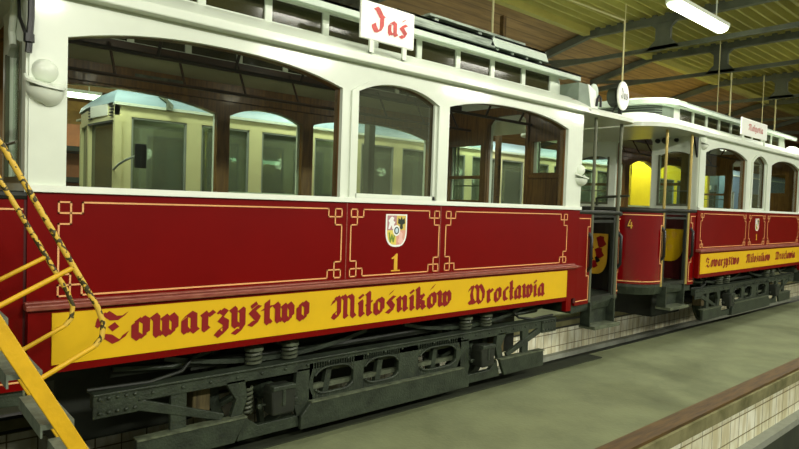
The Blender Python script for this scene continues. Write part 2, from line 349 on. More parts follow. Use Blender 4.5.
# ---------------------------------------------------------------- the two vintage trams
W = 2.16
def build_tram(spec):
    L = spec['L']; wins = spec['wins']; sill = 1.72
    root = empty('tram', spec['loc'], spec['label'], 'tram', spec.get('rz', 0), 'vintage red and cream trams')
    OFF = (L/2, W/2, 0)
    def B(mb, name, m, parent=root, **k): return mb.build(name, m, parent, OFF, **k)
    near = lambda u, t, z: (u, t, z)
    far = lambda u, t, z: (u, W-t, z)
    def ops(): return [(a, b, 1.757, arch(a, b, *spec['arch'][i])) for i, (a, b) in enumerate(wins)]
    for P, vis in ((near, True), (far, False)):
        wins = spec['wins'] if vis else spec.get('farwins', spec['wins'])
        m = MB(); m.wall(0, L, sill, 2.75, ops(), 0, .035, P); B(m, 'side_frame', 'white')
        m = MB(); m.wall(.01, L-.01, sill+.0, 2.80, ops(), .0355, .10, P); B(m, 'inner_lining', 'wood')
        m = MB(); m.prism([(0, 1.722), (L, 1.722), (L, 1.757), (0, 1.757)], P, -.022, .02); B(m, 'sill', 'sill')
        m = MB(); m.prism([(0, .78), (L, .78), (L, sill), (0, sill)], P, 0, .05); B(m, 'side_panel', 'red')
        mz = spec['mz']
        for x in (wins[0][1]+.07, wins[1][1]+.07):
            m = MB(); m.prism([(x-.004, mz+.015), (x+.004, mz+.015), (x+.004, sill), (x-.004, sill)], P, -.0015, .001); B(m, 'panel_seam', 'mould')
        mz = spec['mz']
        m = MB(); m.prism([(-.015, mz-.028), (L-.12, mz-.028), (L-.02, mz-.016), (L-.12, mz), (-.015, mz)], P, -.08, .0)
        m.prism([(-.015, mz), (L-.12, mz), (L-.12, mz+.012), (-.015, mz+.012)], P, -.045, .0); B(m, 'moulding', 'mould', bevel=.005)
        yb0, yb1 = spec['yel']; yx0, yx1 = spec['yelx']
        m = MB(); m.prism([(0, .775), (yx1+.04, .775), (yx1+.04, mz-.028), (0, mz-.028)], P, -.044, .0)
        m.prism([(yx1+.002, .665), (yx1+.09, .665), (yx1+.09, mz-.028), (yx1+.002, mz-.028)], P, -.049, .0); B(m, 'lower_skirt', 'red')
        m = MB(); m.prism([(yx0, yb0), (yx1, yb0), (yx1, yb1), (yx0, yb1)], P, -.05, -.0445); nb = B(m, 'name_board', 'yellow', label='yellow board with red blackletter writing')
        if vis:
            for word, a, b, base in spec['words']:
                m = MB(); letters(m, word, a, b, base, spec['xh'], P, -.052)
                m.build('lettering', 'redtxt', nb, OFF)
        # gold key lines on the three upper panels
        for a, b in spec['panels']:
            m = MB(); strip_path(m, key_frame(a, b, mz+.03, 1.672, spec.get('u', .058)), P, -.0005); B(m, 'gold_line', 'gold')
        # raised frame round the narrow window
        a, b = wins[1]; f1 = arch(a, b, *spec['arch'][1]); f2 = arch(a-.055, b+.055, spec['arch'][1][0], spec['arch'][1][1]+.045)
        m = MB(); n = 20
        for i in range(n):
            u0, u1 = (a-.055)+(b-a+.11)*i/n, (a-.055)+(b-a+.11)*(i+1)/n
            g = lambda u: f1(min(max(u, a), b))
            m.prism([(u0, g(u0)), (u1, g(u1)), (u1, f2(u1)), (u0, f2(u0))], P, -.014, .002)
        for u0, u1 in ((a-.055, a), (b, b+.055)): m.prism([(u0, 1.757), (u1, 1.757), (u1, spec['arch'][1][0]), (u0, spec['arch'][1][0])], P, -.014, .002)
        B(m, 'window_frame', 'white')
        m = MB()
        for u0, u1 in ((a, a+.028), (b-.028, b)): m.prism([(u0, 1.757), (u1, 1.757), (u1, spec['arch'][1][0]+.01), (u0, spec['arch'][1][0]+.01)], P, .012, .034)
        m.prism([(a, 1.757), (b, 1.757), (b, 1.79), (a, 1.79)], P, .012, .034); B(m, 'window_sash', 'white')
        for i, (a, b) in enumerate(wins):
            f = arch(a, b, *spec['arch'][i]); m = MB()
            us = [a+(b-a)*k/16 for k in range(17)]
            m.add([P(u, .05, 1.757) for u in us]+[P(u, .05, f(u)) for u in us], [(k, k+1, 18+k, 17+k) for k in range(16)])
            B(m, 'window_pane', 'refl' if i == 1 and vis else 'pane')
        # cornice and the curved side roof
        m = MB(); m.prism([(-.02, 2.742), (L+.02, 2.742), (L+.02, 2.80), (-.02, 2.80)], P, -.075, .05); B(m, 'cornice', 'white', bevel=.008)
        prof = [(-.07, 2.80), (.0, 2.842), (.10, 2.895), (.22, 2.95), (.36, 2.99)]
        m = MB(); m.loft([[P(x, t, z) for t, z in prof]+[P(x, t, z-.03) for t, z in prof[::-1]] for x in (-.02, L+.02)]); B(m, 'side_roof', 'white')
        # clerestory wall and windows
        step = .4935; cl0, cl1 = .06, .06+10*.4935 if L > 5 else .06+9*.4935
        o2 = []; x = cl0
        while x+step <= min(L-.05, cl1)+.01: o2.append((x+.028, x+step-.028, 3.0, 3.165)); x += step
        m = MB(); m.wall(-.1, L+.02, 2.96, 3.2, o2, .35, .39, P); cw = B(m, 'clerestory_wall', 'white')
        for a, b, z0, z1 in o2:
            m = MB(); m.prism([(a, z0), (b, z0), (b, z1), (a, z1)], P, .368, .372); m.build('clerestory_pane', 'clpane', cw, OFF)
        m = MB(); m.prism([(.02, 2.90), (L-.02, 2.90), (L-.02, 2.985), (.02, 2.985)], P, .39, .43); B(m, 'roof_beam', 'darkwood')
        m = MB()
        m.prism([(-.3, 3.14), (L+.21, 3.14), (L+.21, 3.205), (-.3, 3.205)], P, .19, .23)
        m.prism([(-.3, 3.185), (L+.21, 3.185), (L+.21, 3.205), (-.3, 3.205)], P, .23, .42); B(m, 'roof_edge', 'roofw')
        # interior letterboard and strap rail
        m = MB(); m.prism([(.03, 2.67), (L-.03, 2.67), (L-.03, 2.88), (.03, 2.88)], P, .102, .125); B(m, 'letterboard', 'wood' if not vis else 'darkwood')
        m = MB(); m.tube([P(.06, .62, 2.66), P(L-.06, .62, 2.66)], .016, 6)
        for k in range(9): x = .3+k*(L-.6)/8; m.tube([P(x, .62, 2.66), P(x, .45, 2.95)], .012, 6)
        B(m, 'strap_rail', 'darkwood')
        if not vis:
            m = MB(); m.prism([(1.17, 2.755), (1.62, 2.755), (1.62, 2.795), (1.17, 2.795)], P, .126, .13); B(m, 'notice_strip', 'ironl')
    # upper roof, inner ceiling, ribs
    m = MB(); rows = []
    for x in (-.3, L+.21):
        top = [(.19, 3.205), (.45, 3.26), (.8, 3.3), (W/2, 3.315), (W-.8, 3.3), (W-.45, 3.26), (W-.19, 3.205)]
        rows.append([(x, y, z) for y, z in top]+[(x, y, z-.02) for y, z in top[::-1]])
    m.loft(rows); B(m, 'upper_roof', 'roofg', smooth=True)
    m = MB()
    for k in range(11):
        x = .05+k*(L-.1)/10
        for P in (near, far): m.bar(P(x, .1, 2.86), P(x, .38, 2.955), .04, .03)
        m.bar((x, .4, 3.19), (x, W-.4, 3.19), .04, .035)
    B(m, 'roof_rib', 'darkwood')
    m = MB()
    for P in (near, far):
        m.add([P(0.03, .1, 2.825), P(L-.03, .1, 2.825), P(L-.03, .38, 2.94), P(.03, .38, 2.94)], [(0, 1, 2, 3)])
    m.box(.03, L-.03, .40, W-.40, 3.205, 3.212); B(m, 'ceiling_panel', 'inpanel')
    m = MB(); m.box(.02, L-.02, .05, W-.05, .8, .86); B(m, 'cabin_floor', 'darkwood')
    m = MB(); m.box(.05, L-.05, .45, W-.45, .60, .8); m.box(.05, L-.05, .06, W-.06, .755, .8); B(m, 'underframe', 'irond')
    for x in (L*.2, L*.5, L*.8):
        m = MB(); m.lathe((x, W/2, 3.205), (0, 0, -1), [(.03, 0), (.03, .2), (.08, .22), (.09, .25), (.07, .30), (0, .32)], 18); B(m, 'cabin_fill_lamp', 'lens', smooth=True)  # glowing lamp added to brighten the cabin interior
    # end bulkheads
    for e in (0, 1):
        X0 = 0 if e == 0 else L; sg = 1 if e == 0 else -1
        P = lambda u, t, z: (X0+sg*t, u, z)
        o3 = [(.14, .56, 1.80, arch(.14, .56, 2.49, .05)), (.68, 1.24, .86, arch(.68, 1.24, 2.70, .10, 5)), (1.37, 1.86, 1.80, arch(1.37, 1.86, 2.47, .05))]
        oin = [(.27, .60, 1.80 if e == 0 else 2.12, 2.47), o3[1], (1.36, 1.88, 1.80, 2.47)]
        m = MB(); m.wall(.02, W-.02, sill, 2.84, [(a, b, max(z, sill), f) for a, b, z, f in o3], -.012, .03, P); ew = B(m, 'end_wall', 'white')
        for a, b in ((.02, .68), (1.24, W-.02)):
            m = MB(); m.wall(a, b, .72, sill, [], -.012, .03, P); m.build('end_panel', 'darkred', ew, OFF)
        m = MB(); m.wall(.1, W-.1, .86, 2.90, oin, .031, .075, P); B(m, 'bulkhead_lining', 'wood')
        m = MB()
        for u in (.64, 1.25): m.prism([(u, .86), (u+.035, .86), (u+.035, 2.8), (u, 2.8)], P, .074, .1)
        for a, b in ((.2, .62), (1.3, 1.95)):
            for z0, z1 in ((1.2, 1.3), (2.06, 2.1)): m.prism([(a, z0), (b, z0), (b, z1), (a, z1)], P, .074, .09)
        B(m, 'bulkhead_frame', 'wood')
        m = MB(); m.wall(.36, W-.36, 2.90, 3.2, [], .0, .04, P); m.hexa([P(.36, -.02, 2.9), P(.36, -.16, 2.9), P(W-.36, -.16, 2.9), P(W-.36, -.02, 2.9), P(.36, .0, 3.2), P(.36, -.02, 3.2), P(W-.36, -.02, 3.2), P(W-.36, .0, 3.2)]); B(m, 'clerestory_end', 'white')
        for a, b, z, f in (o3[0], o3[2]):
            m = MB(); m.prism([(a, z), (b, z), (b, 2.55), (a, 2.55)], P, .02, .024); B(m, 'bulkhead_pane', 'pane')
            m = MB()
            for q in ([(a-.02, z), (a+.01, z), (a+.01, 2.5), (a-.02, 2.5)], [(b-.01, z), (b+.02, z), (b+.02, 2.5), (b-.01, 2.5)]): m.prism(q, P, -.02, .0)
            m.prism([(a-.02, z-.03), (b+.02, z-.03), (b+.02, z), (a-.02, z)], P, -.02, .0)
            m.tube([P(a, -.03, 1.98), P(b, -.03, 1.98)], .008, 6)
            B(m, 'bulkhead_window_frame', 'greypole')
    # platforms at both ends
    pl = spec['plat']     # panel length, doorway end, dash reach
    for e in (0, 1):
        def Q(d, y): return ((-d) if e == 0 else (L+d), y)
        p1, p2, p3 = pl[e]
        def plan(y0, reach):   # dash plan from the doorway to the nose, both sides
            pts = []
            for k in range(0, 19):
                a = PI*k/18; c = math.cos(a); s_ = math.sin(a)
                y = W/2-(W/2-y0)*math.copysign(abs(c)**.62, c); d = p2+(reach-p2)*abs(s_)**.8
                pts.append((d, y))
            return pts
        dp = plan(.085, p3)
        m = MB(); m.loft([[(*Q(d, y), z) for d, y in dp] for z in (.74, 1.67)], closed=False)
        inn = [(d-.03 if d > p2+.01 else d, W/2+(y-W/2)*.97) for d, y in dp]
        m.loft([[(*Q(d, y), z) for d, y in inn] for z in (.74, 1.67)], closed=False); da = B(m, 'dash', 'gloss', smooth=True)
        m = MB(); i2 = [(d-.04 if d > p2+.01 else d, W/2+(y-W/2)*.955) for d, y in dp]; m.loft([[(*Q(d, y), z) for d, y in i2] for z in (.745, 1.665)], closed=False); m.build('dash_lining', 'black', da, OFF)
        m = MB(); ou = [(d+.004, W/2+(y-W/2)*1.004) for d, y in dp]
        for z in (.775, 1.63):
            m.loft([[(*Q(d, y), z+q) for d, y in ou] for q in (-.006, .006)], closed=False)
        m.build('gold_line', 'gold', da, OFF)
        m = MB(); m.tube([(*Q(d, y), 1.69) for d, y in dp], .03, 8); B(m, 'dash_rail', 'irond', smooth=True)
        m = MB(); rings = []
        for z, s_ in ((.60, .97), (.70, 1.0), (.735, 1.0)):
            rings.append([(*Q(0, .06), z)]+[(*Q(d*s_, W/2+(y-W/2)*s_), z) for d, y in dp]+[(*Q(0, W-.06), z)])
        m.loft(rings); B(m, 'platform_floor', 'iron')
        for sd in (0, 1):
            Y = lambda y: y if sd == 0 else W-y
            yp = lambda d: .02+.06*min(1, d/p2)
            m = MB(); m.hexa([(*Q(0, Y(.02)), .69), (*Q(p1, Y(yp(p1))), .69), (*Q(p1, Y(yp(p1)+.03)), .69), (*Q(0, Y(.05)), .69),
                              (*Q(0, Y(.02)), 1.68), (*Q(p1, Y(yp(p1))), 1.68), (*Q(p1, Y(yp(p1)+.03)), 1.68), (*Q(0, Y(.05)), 1.68)])
            pp = B(m, 'platform_panel', 'red')
            R3 = lambda u, t, z: (*Q(u, Y(yp(u)+t)), z)
            g = p1
            m = MB(); strip_path(m, [(.02, 1.63), (g-.02, 1.63), (g-.02, 1.54), (g-.075, 1.54), (g-.075, 1.0), (g-.02, 1.0), (g-.02, .735), (.02, .735)], R3, -.001)
            m.build('gold_line', 'gold', pp, OFF)
            R4 = lambda u, t, z: (*Q(u, Y(.085+max(0, (u-p2))*.28+t)), z)
            m = MB(); strip_path(m, [(p2+.02, .78), (p2+.02, 1.0), (p2+.055, 1.0), (p2+.055, 1.5), (p2+.02, 1.5), (p2+.02, 1.6)], R4, -.012)
            m.build('gold_line', 'gold', da, OFF)
            # door posts, folded gate, rail across the doorway, grab handles, step
            for d in (p1+.03, p2):
                m = MB(); m.tube([(*Q(d, Y(yp(d)+.01)), .7), (*Q(d, Y(yp(d)+.01)), 2.76)], .019, 8); B(m, 'pole', spec['pole'], smooth=True)
            m = MB()
            for d in (p1+.06, p2-.06): m.bar((*Q(d, Y(yp(d)+.03)), .72), (*Q(d, Y(yp(d)+.03)), 1.66), .035, .035)
            for z in (1.6, 1.66): m.bar((*Q(p1+.05, Y(yp(p1)+.03)), z), (*Q(p2-.05, Y(yp(p2)+.03)), z), .03, .03)
            m.bar((*Q(p1+.05, Y(yp(p1)+.03)), .73), (*Q(p2-.05, Y(yp(p2)+.03)), .73), .03, .05)
            B(m, 'gate', 'irond')
            m = MB(); m.tube([(*Q(0, Y(.03)), 1.70), (*Q(p1, Y(yp(p1))), 1.70), (*Q(p2, Y(yp(p2))), 1.70)], .024, 8); B(m, 'platform_rail', 'irond')
            for d in (p1-.035, p2+.03):
                m = MB(); y = Y(yp(d)-.03)
                m.tube([(*Q(d, Y(yp(d)+.01)), 1.05), (*Q(d, y), 1.1), (*Q(d, y), 1.42), (*Q(d, Y(yp(d)+.01)), 1.47)], .02, 8); B(m, 'grab_handle', 'black', smooth=True)
            def qb(mb, a, b, y0, y1, z0, z1): mb.hexa([(*Q(a, Y(y0)), z0), (*Q(b, Y(y0)), z0), (*Q(b, Y(y1)), z0), (*Q(a, Y(y1)), z0), (*Q(a, Y(y0)), z1), (*Q(b, Y(y0)), z1), (*Q(b, Y(y1)), z1), (*Q(a, Y(y1)), z1)])
            m = MB(); qb(m, p1+.05, p2-.06, -.03, .17, .395, .43); st = B(m, 'step', 'ironl')
            m = MB(); qb(m, p1+.06, p2-.07, .14, .16, .43, .70)
            for d in (p1+.05, p2-.085): qb(m, d, d+.025, .04, .16, .42, .70)
            m.build('step_riser', 'iron', st, OFF)
        # canopy with rounded nose and front dome
        cr = spec['canopy'][e]
        def cplan(ins, r, n=12):
            R_ = spec['crad']; pts = [Q(-.02, -.075+ins)]
            for k in range(n+1):
                a = PI/2*k/n; pts.append(Q(r-R_+(R_-min(ins, R_*.6))*math.sin(a)-max(0, ins-R_*.6), -.075+ins+(R_-min(ins, R_*.6))*(1-math.cos(a))))
            f_ = pts[1:]; mid = [Q(r-ins+.01, W/2)]
            pts = pts+mid+[(x, W-y) for x, y in pts[::-1]]
            return pts
        m = MB(); m.loft([[(x, y, z) for x, y in cplan(i, cr)] for i, z in (((.0, 2.742), (.0, 2.797), (.075, 2.842), (.175, 2.895), (.295, 2.95), (.435, 2.988), (.75, 3.0)) if spec['louvre'] and e == 0 else ((.0, 2.742), (.0, 2.785), (.06, 2.82), (.2, 2.86), (.45, 2.89), (.75, 2.90)))])
        B(m, 'canopy', 'white', smooth=True)
        # arched front of the clerestory with louvres, over the platform
        if spec['louvre'] and e == 0:
            def fp(dd, hw, zz, n=24): return [(*Q(dd*abs(math.sin(PI*k/n))**.45, W/2-hw*math.copysign(abs(math.cos(PI*k/n))**.6, math.cos(PI*k/n))), zz) for k in range(n+1)]
            m = MB(); m.loft([fp(.60, W/2-.35, 2.9), fp(.60, W/2-.35, 3.2)], closed=False); B(m, 'clerestory_front', 'roofg', smooth=True)
            m = MB()
            for k in range(6):
                z = 2.965+k*.033; m.loft([fp(.612, W/2-.345, z)[3:-3], fp(.612, W/2-.345, z+.018)[3:-3]], closed=False)
            B(m, 'louvre', 'iron')
            m = MB(); m.loft([fp(.74, W/2-.19, 3.14), fp(.74, W/2-.19, 3.2), fp(.70, W/2-.23, 3.225), fp(.5, W/2-.5, 3.27), fp(.2, W/2-.8, 3.30)]); B(m, 'front_roof', 'roofw', smooth=True)
        # corner marker lamps on the near and far pillars
        for Yv, sg in ((0, -1), (W, 1)):
            cx = .07 if e == 0 else L-.03
            cz = spec['lampz'][e]; sc_ = spec['lampr'][e]
            c0 = (cx, Yv+sg*.01, cz)
            m = MB(); m.lathe((cx, Yv, cz+.045*sc_), (0, sg, 0), [(.062*sc_, 0), (.06*sc_, .012*sc_), (.045*sc_, .035*sc_), (.02*sc_, .05*sc_), (0, .053*sc_)], 18); ml = B(m, 'marker_lamp', 'white', smooth=True)
            m = MB(); rg = []
            for k in range(13):
                a = PI*k/12; rg.append([(cx-.095*sc_*math.cos(a), Yv+sg*(.10*sc_*math.sin(a)**.8)*f, cz-.012*sc_+.03*sc_*(1-f)-.028*sc_*math.sin(a)-.012*sc_*math.cos(a+PI)) for f in (0, .5, 1)]+[(cx-.095*sc_*math.cos(a), Yv+sg*(.10*sc_*math.sin(a)**.8)*f, cz-.024*sc_+.03*sc_*(1-f)-.028*sc_*math.sin(a)-.012*sc_*math.cos(a+PI)) for f in (1, .5, 0)])
            m.loft(rg); m.build('lamp_shade', 'white', ml, OFF, smooth=True)
            m = MB(); rg = []
            for q in range(6):
                f = q/5; r_ = math.cos(f*PI/2*.96)
                rg.append([(cx-.09*sc_*r_*math.cos(PI*k/12), Yv+sg*.085*sc_*r_*math.sin(PI*k/12), cz-.055*sc_-.075*sc_*math.sin(f*PI/2)+.008*math.cos(PI*k/12)*sc_) for k in range(13)])
            m.loft(rg, closed=False); m.build('lamp_bowl', 'white', ml, OFF, smooth=True)
    build_truck(root, OFF, L/2+.02)
    return root, B, OFF

def build_truck(root, OFF, cx):
    def B(mb, name, m, parent=root, **k): return mb.build(name, m, parent, OFF, **k)
    for P, Pn in ((lambda u, t, z: (cx+u, .05+t, z), 0), (lambda u, t, z: (cx+u, W-.05-t, z), 1)):
        hl = 2.235
        m = MB()
        m.prism([(-hl, .51), (hl, .51), (hl, .585), (-hl, .585)], P, .0, .05)                 # top chord
        m.prism([(-hl, .583), (hl, .583), (hl, .597), (-hl, .597)], P, -.02, .09)
        for s in (-1, 1):
            m.prism([(s*hl, .455), (s*1.99, .455), (s*1.99, .59), (s*hl, .59)], P, -.012, .0)      # end gusset
            m.prism([(s*2.03, .47), (s*2.0, .53), (s*1.44, .325), (s*1.46, .285)], P, .0, .03)    # raking strut
            m.prism([(s*1.79, .28), (s*1.69, .28), (s*1.69, .52), (s*1.79, .52)], P, .005, .04)
            m.prism([(s*1.40, .28), (s*1.32, .28), (s*1.28, .40), (s*1.30, .53), (s*1.44, .53), (s*1.36, .40)], P, .0, .04)   # curved pedestal
            m.prism([(s*.86, .10), (s*.74, .28), (s*.80, .40), (s*.76, .53), (s*.90, .53), (s*.92, .28)], P, .0, .04)
            m.prism([(s*1.35, .12), (s*.80, .12), (s*.80, .20), (s*1.20, .20), (s*1.30, .28)], P, .0, .04)
        n1 = [(-.76, -.40), (-.30, .06), (.28, .74)]
        def lo(a, b): return lambda u: .325+.05*abs((u-(a+b)/2)/((b-a)/2))**5
        def hi(a, b): return lambda u: .515-.07*abs((u-(a+b)/2)/((b-a)/2))**4
        m.wall(-.8, .8, .28, .56, [(a, b, lo(a, b), hi(a, b)) for a, b in n1], .0, .03, P)     # web with rounded openings
        for a, b in n1:
            us = [a+.01+(b-a-.02)*q/14 for q in range(15)]
            m.tube([P(u, -.004, lo(a, b)(u)) for u in us], .011, 6)
            m.tube([P(u, -.004, hi(a, b)(u)) for u in us], .008, 6)
        for s in (-1, 1):
            for k in range(5):
                for z in (.485, .565): q = P(s*(2.2-k*.048), -.012, z); m.lathe(q, (0, -1 if Pn == 0 else 1, 0), [(.014, 0), (.010, .010), (0, .013)], 8)
        for k in range(22):
            q = P(-1.9+k*.181, .0, .55); m.lathe(q, (0, -1 if Pn == 0 else 1, 0), [(.013, 0), (.009, .010), (0, .012)], 8)
        fr = B(m, 'truck_frame', 'iron', bevel=.004)
        m = MB()
        for s in (-1, 1): m.prism([(s*2.0, .13), (s*2.0, .285), (s*1.30, .285), (s*1.38, .13)], P, -.035, .0)
        m.prism([(-.88, .105), (.88, .105), (.88, .20), (.80, .285), (-.80, .285), (-.88, .20)], P, -.035, .0)
        lp = B(m, 'bottom_plate', 'iron', bevel=.006)
        m = MB()
        for s in (-1, 1): m.prism([(s*2.0, .283), (s*1.30, .283), (s*1.30, .293), (s*2.0, .293)], P, -.045, .03)
        m.prism([(-.80, .283), (.80, .283), (.80, .293), (-.80, .293)], P, -.045, .03); m.build('plate_lip', 'ironl', lp, OFF)
        for s in (-1, 1):
            ax = s*1.06
            m = MB(); m.prism([(ax-.085, .27), (ax+.085, .27), (ax+.095, .42), (ax+.085, .465), (ax-.085, .465), (ax-.095, .42)], P, -.10, .03); ab = B(m, 'axle_box', 'irond', bevel=.015)
            m = MB(); m.prism([(ax-.09, .44), (ax+.09, .44), (ax+.085, .472), (ax-.085, .472)], P, -.11, -.06)
            m.prism([(ax-.15, .322), (ax+.15, .322), (ax+.15, .338), (ax-.15, .338)], P, -.012, .01); m.prism([(ax-.012, .33), (ax+.012, .33), (ax+.012, .45), (ax-.012, .45)], P, -.108, .0)
            for dx in (-.14, .14): m.lathe(P(ax+dx, -.01, .33), (0, -1 if Pn == 0 else 1, 0), [(.02, 0), (.02, .02), (0, .022)], 8)
            m.build('box_lid', 'iron', ab, OFF, bevel=.006)
            for d, z0, z1, r, nm in ((-.19, .27, .45, .03, 'pedestal_spring'), (-.15, .60, .70, .048, 'coil_spring'), (.13, .60, .70, .048, 'coil_spring')):
                m = MB(); N = 60; turns = 3.5 if nm == 'coil_spring' else 6
                c = P(ax+d, .06, 0)
                m.tube([(c[0]+r*math.cos(2*PI*turns*k/N), c[1]+r*math.sin(2*PI*turns*k/N), z0+(z1-z0)*k/N) for k in range(N+1)], .011, 6)
                sp = B(m, nm, 'spring', smooth=True)
                if nm == 'coil_spring':
                    m = MB(); m.lathe((c[0], c[1], z1), (0, 0, 1), [(.065, 0), (.065, .02), (.03, .045)], 14); m.build('spring_cap', 'ironl', sp, OFF)
            # wheel
            c = P(ax, .30, .39); sg = -1 if Pn == 0 else 1
            m = MB(); m.lathe(c, (0, sg, 0), [(.31, -.05), (.39, -.05), (.41, -.045), (.41, -.03), (.385, -.02), (.38, .06), (.31, .06)], 32, cap=False)
            m.lathe(c, (0, sg, 0), [(.31, .06), (.31, -.05)], 32, cap=False)
            for k in range(9):
                a = 2*PI*k/9; m.bar((c[0]+.07*math.cos(a), c[1], c[2]+.07*math.sin(a)), (c[0]+.32*math.cos(a), c[1], c[2]+.32*math.sin(a)), .035, .05, up=(0, 1, 0))
            m.lathe(c, (0, sg, 0), [(.09, -.07), (.09, .1), (.05, .2), (.0, .2)], 18); B(m, 'wheel', 'iron', smooth=True)
        m = MB(); m.tube([P(-2.1, .16, .66), P(-.4, .18, .62), P(2.1, .16, .66)], .03, 8)
        m.bar(P(-1.6, .2, .62), P(1.6, .2, .62), .06, .05); B(m, 'brake_rod', 'irond')
        m = MB()
        for s in (-1, 1):
            n = 10; m.loft([[P(s*(.2+1.6*k/n), t, .60+.10*(2*k/n-1)**2+dz) for t, dz in ((.1, 0), (.18, 0), (.18, .03), (.1, .03))] for k in range(n+1)])
        B(m, 'leaf_spring', 'iron')
    for dz, dy in ((.36, .13), (.47, .16)):
        m = MB(); m.bar((cx-.85, dy, dz), (cx+.85, dy, dz), .035, .035); B(m, 'brake_rod', 'ironl')
    for x in (-.62, -.12, .1, .5):
        m = MB(); m.bar((cx+x, .13, .26), (cx+x+.05, .13, .56), .05, .04, up=(0, 1, 0)); B(m, 'brake_hanger', 'iron')
    for s in (-1, 1):
        m = MB(); m.tube([(cx+s*1.06, .2, .39), (cx+s*1.06, W-.2, .39)], .055, 12); B(m, 'axle', 'irond')
    for s in (-1, 1):
        m = MB(); m.box(*sorted((cx+s*1.35, cx+s*2.3)), .62, W-.62, .12, .58); B(m, 'dark_filler_box', 'irond', bevel=.02)  # dark box added to cover the bright pit tiles behind the truck
        m = MB(); m.box(cx+s*1.53-.06, cx+s*1.53+.06, .2, .34, .28, .50); B(m, 'brake_block', 'oldwood', bevel=.01)
        m = MB(); m.tube([(cx+s*2.1, .14, .70), (cx+s*1.75, .16, .66), (cx+s*1.45, .2, .72), (cx+s*1.3, .24, .76)], .018, 8); B(m, 'brake_hose', 'iron', smooth=True)
        m = MB(); m.tube([(cx+s*2.25, .1, .61), (cx+s*1.9, .1, .60), (cx+s*1.7, .12, .63), (cx+s*1.62, .14, .70)], .012, 8); B(m, 'brake_hose', 'irond', smooth=True)
    m = MB(); m.box(cx-.75, cx+.75, .55, W-.55, .2, .58); B(m, 'motor_casing', 'irond', bevel=.03)

# --- front tram
spec1 = dict(L=5.10, loc=(.64+2.55, W/2, 0), label='large red and cream vintage tram with the white roof board reading Ja\u015b',
    wins=[(.175, 1.958), (2.088, 2.932), (3.065, 4.83)], arch=[(2.54, .112, 2.4), (2.533, .10, 2.3), (2.55, .106, 2.4)],
    mz=1.142, yel=(.818, 1.092), yelx=(.108, 4.835), base=.908, xh=.116,
    words=[('Towarzystwo', .33, 1.70, .908), ('Mi\u0142o\u015bnik\u00f3w', 1.885, 3.12, .882), ('Wroc\u0142awia', 3.335, 4.455, .866)],
    panels=[(.143, 1.981), (2.065, 2.985), (3.065, 4.87)], plat=[(.30, .93, 1.24), (.30, .95, 1.24)], canopy=(1.06, 1.06), crad=.2, louvre=False, pole='greypole',
    lampz=(2.3, 2.1), lampr=(1.0, .95))
T1, B1, O1 = build_tram(spec1)
# --- trailing tram
spec2 = dict(L=4.72, loc=(8.66+2.36, W/2+.02, .055), rz=math.radians(.6), label='red and cream vintage tram with brass poles, coupled behind the larger tram',
    wins=[(.19, 1.79), (2.03, 2.70), (2.94, 4.54)], farwins=[(.19, 1.85), (2.0, 3.1), (3.25, 4.54)], arch=[(2.53, .115, 2.4), (2.52, .12, 2.0), (2.53, .115, 2.4)],
    mz=1.165, yel=(.83, 1.11), yelx=(.05, 4.66), base=.92, xh=.095,
    words=[('Towarzystwo', .24, 1.5, .92), ('Mi\u0142o\u015bnik\u00f3w', 1.8, 2.92, .92), ('Wroc\u0142awia', 3.2, 4.3, .92)],
    panels=[(.12, 1.86), (2.0, 2.74), (2.88, 4.6)], u=.05, plat=[(.16, .84, 1.40), (.28, .95, 1.40)], canopy=(1.42, 1.15), crad=.5, louvre=True, pole='brass',
    lampz=(2.66, 2.66), lampr=(.8, .8))
T2, B2, O2 = build_tram(spec2)

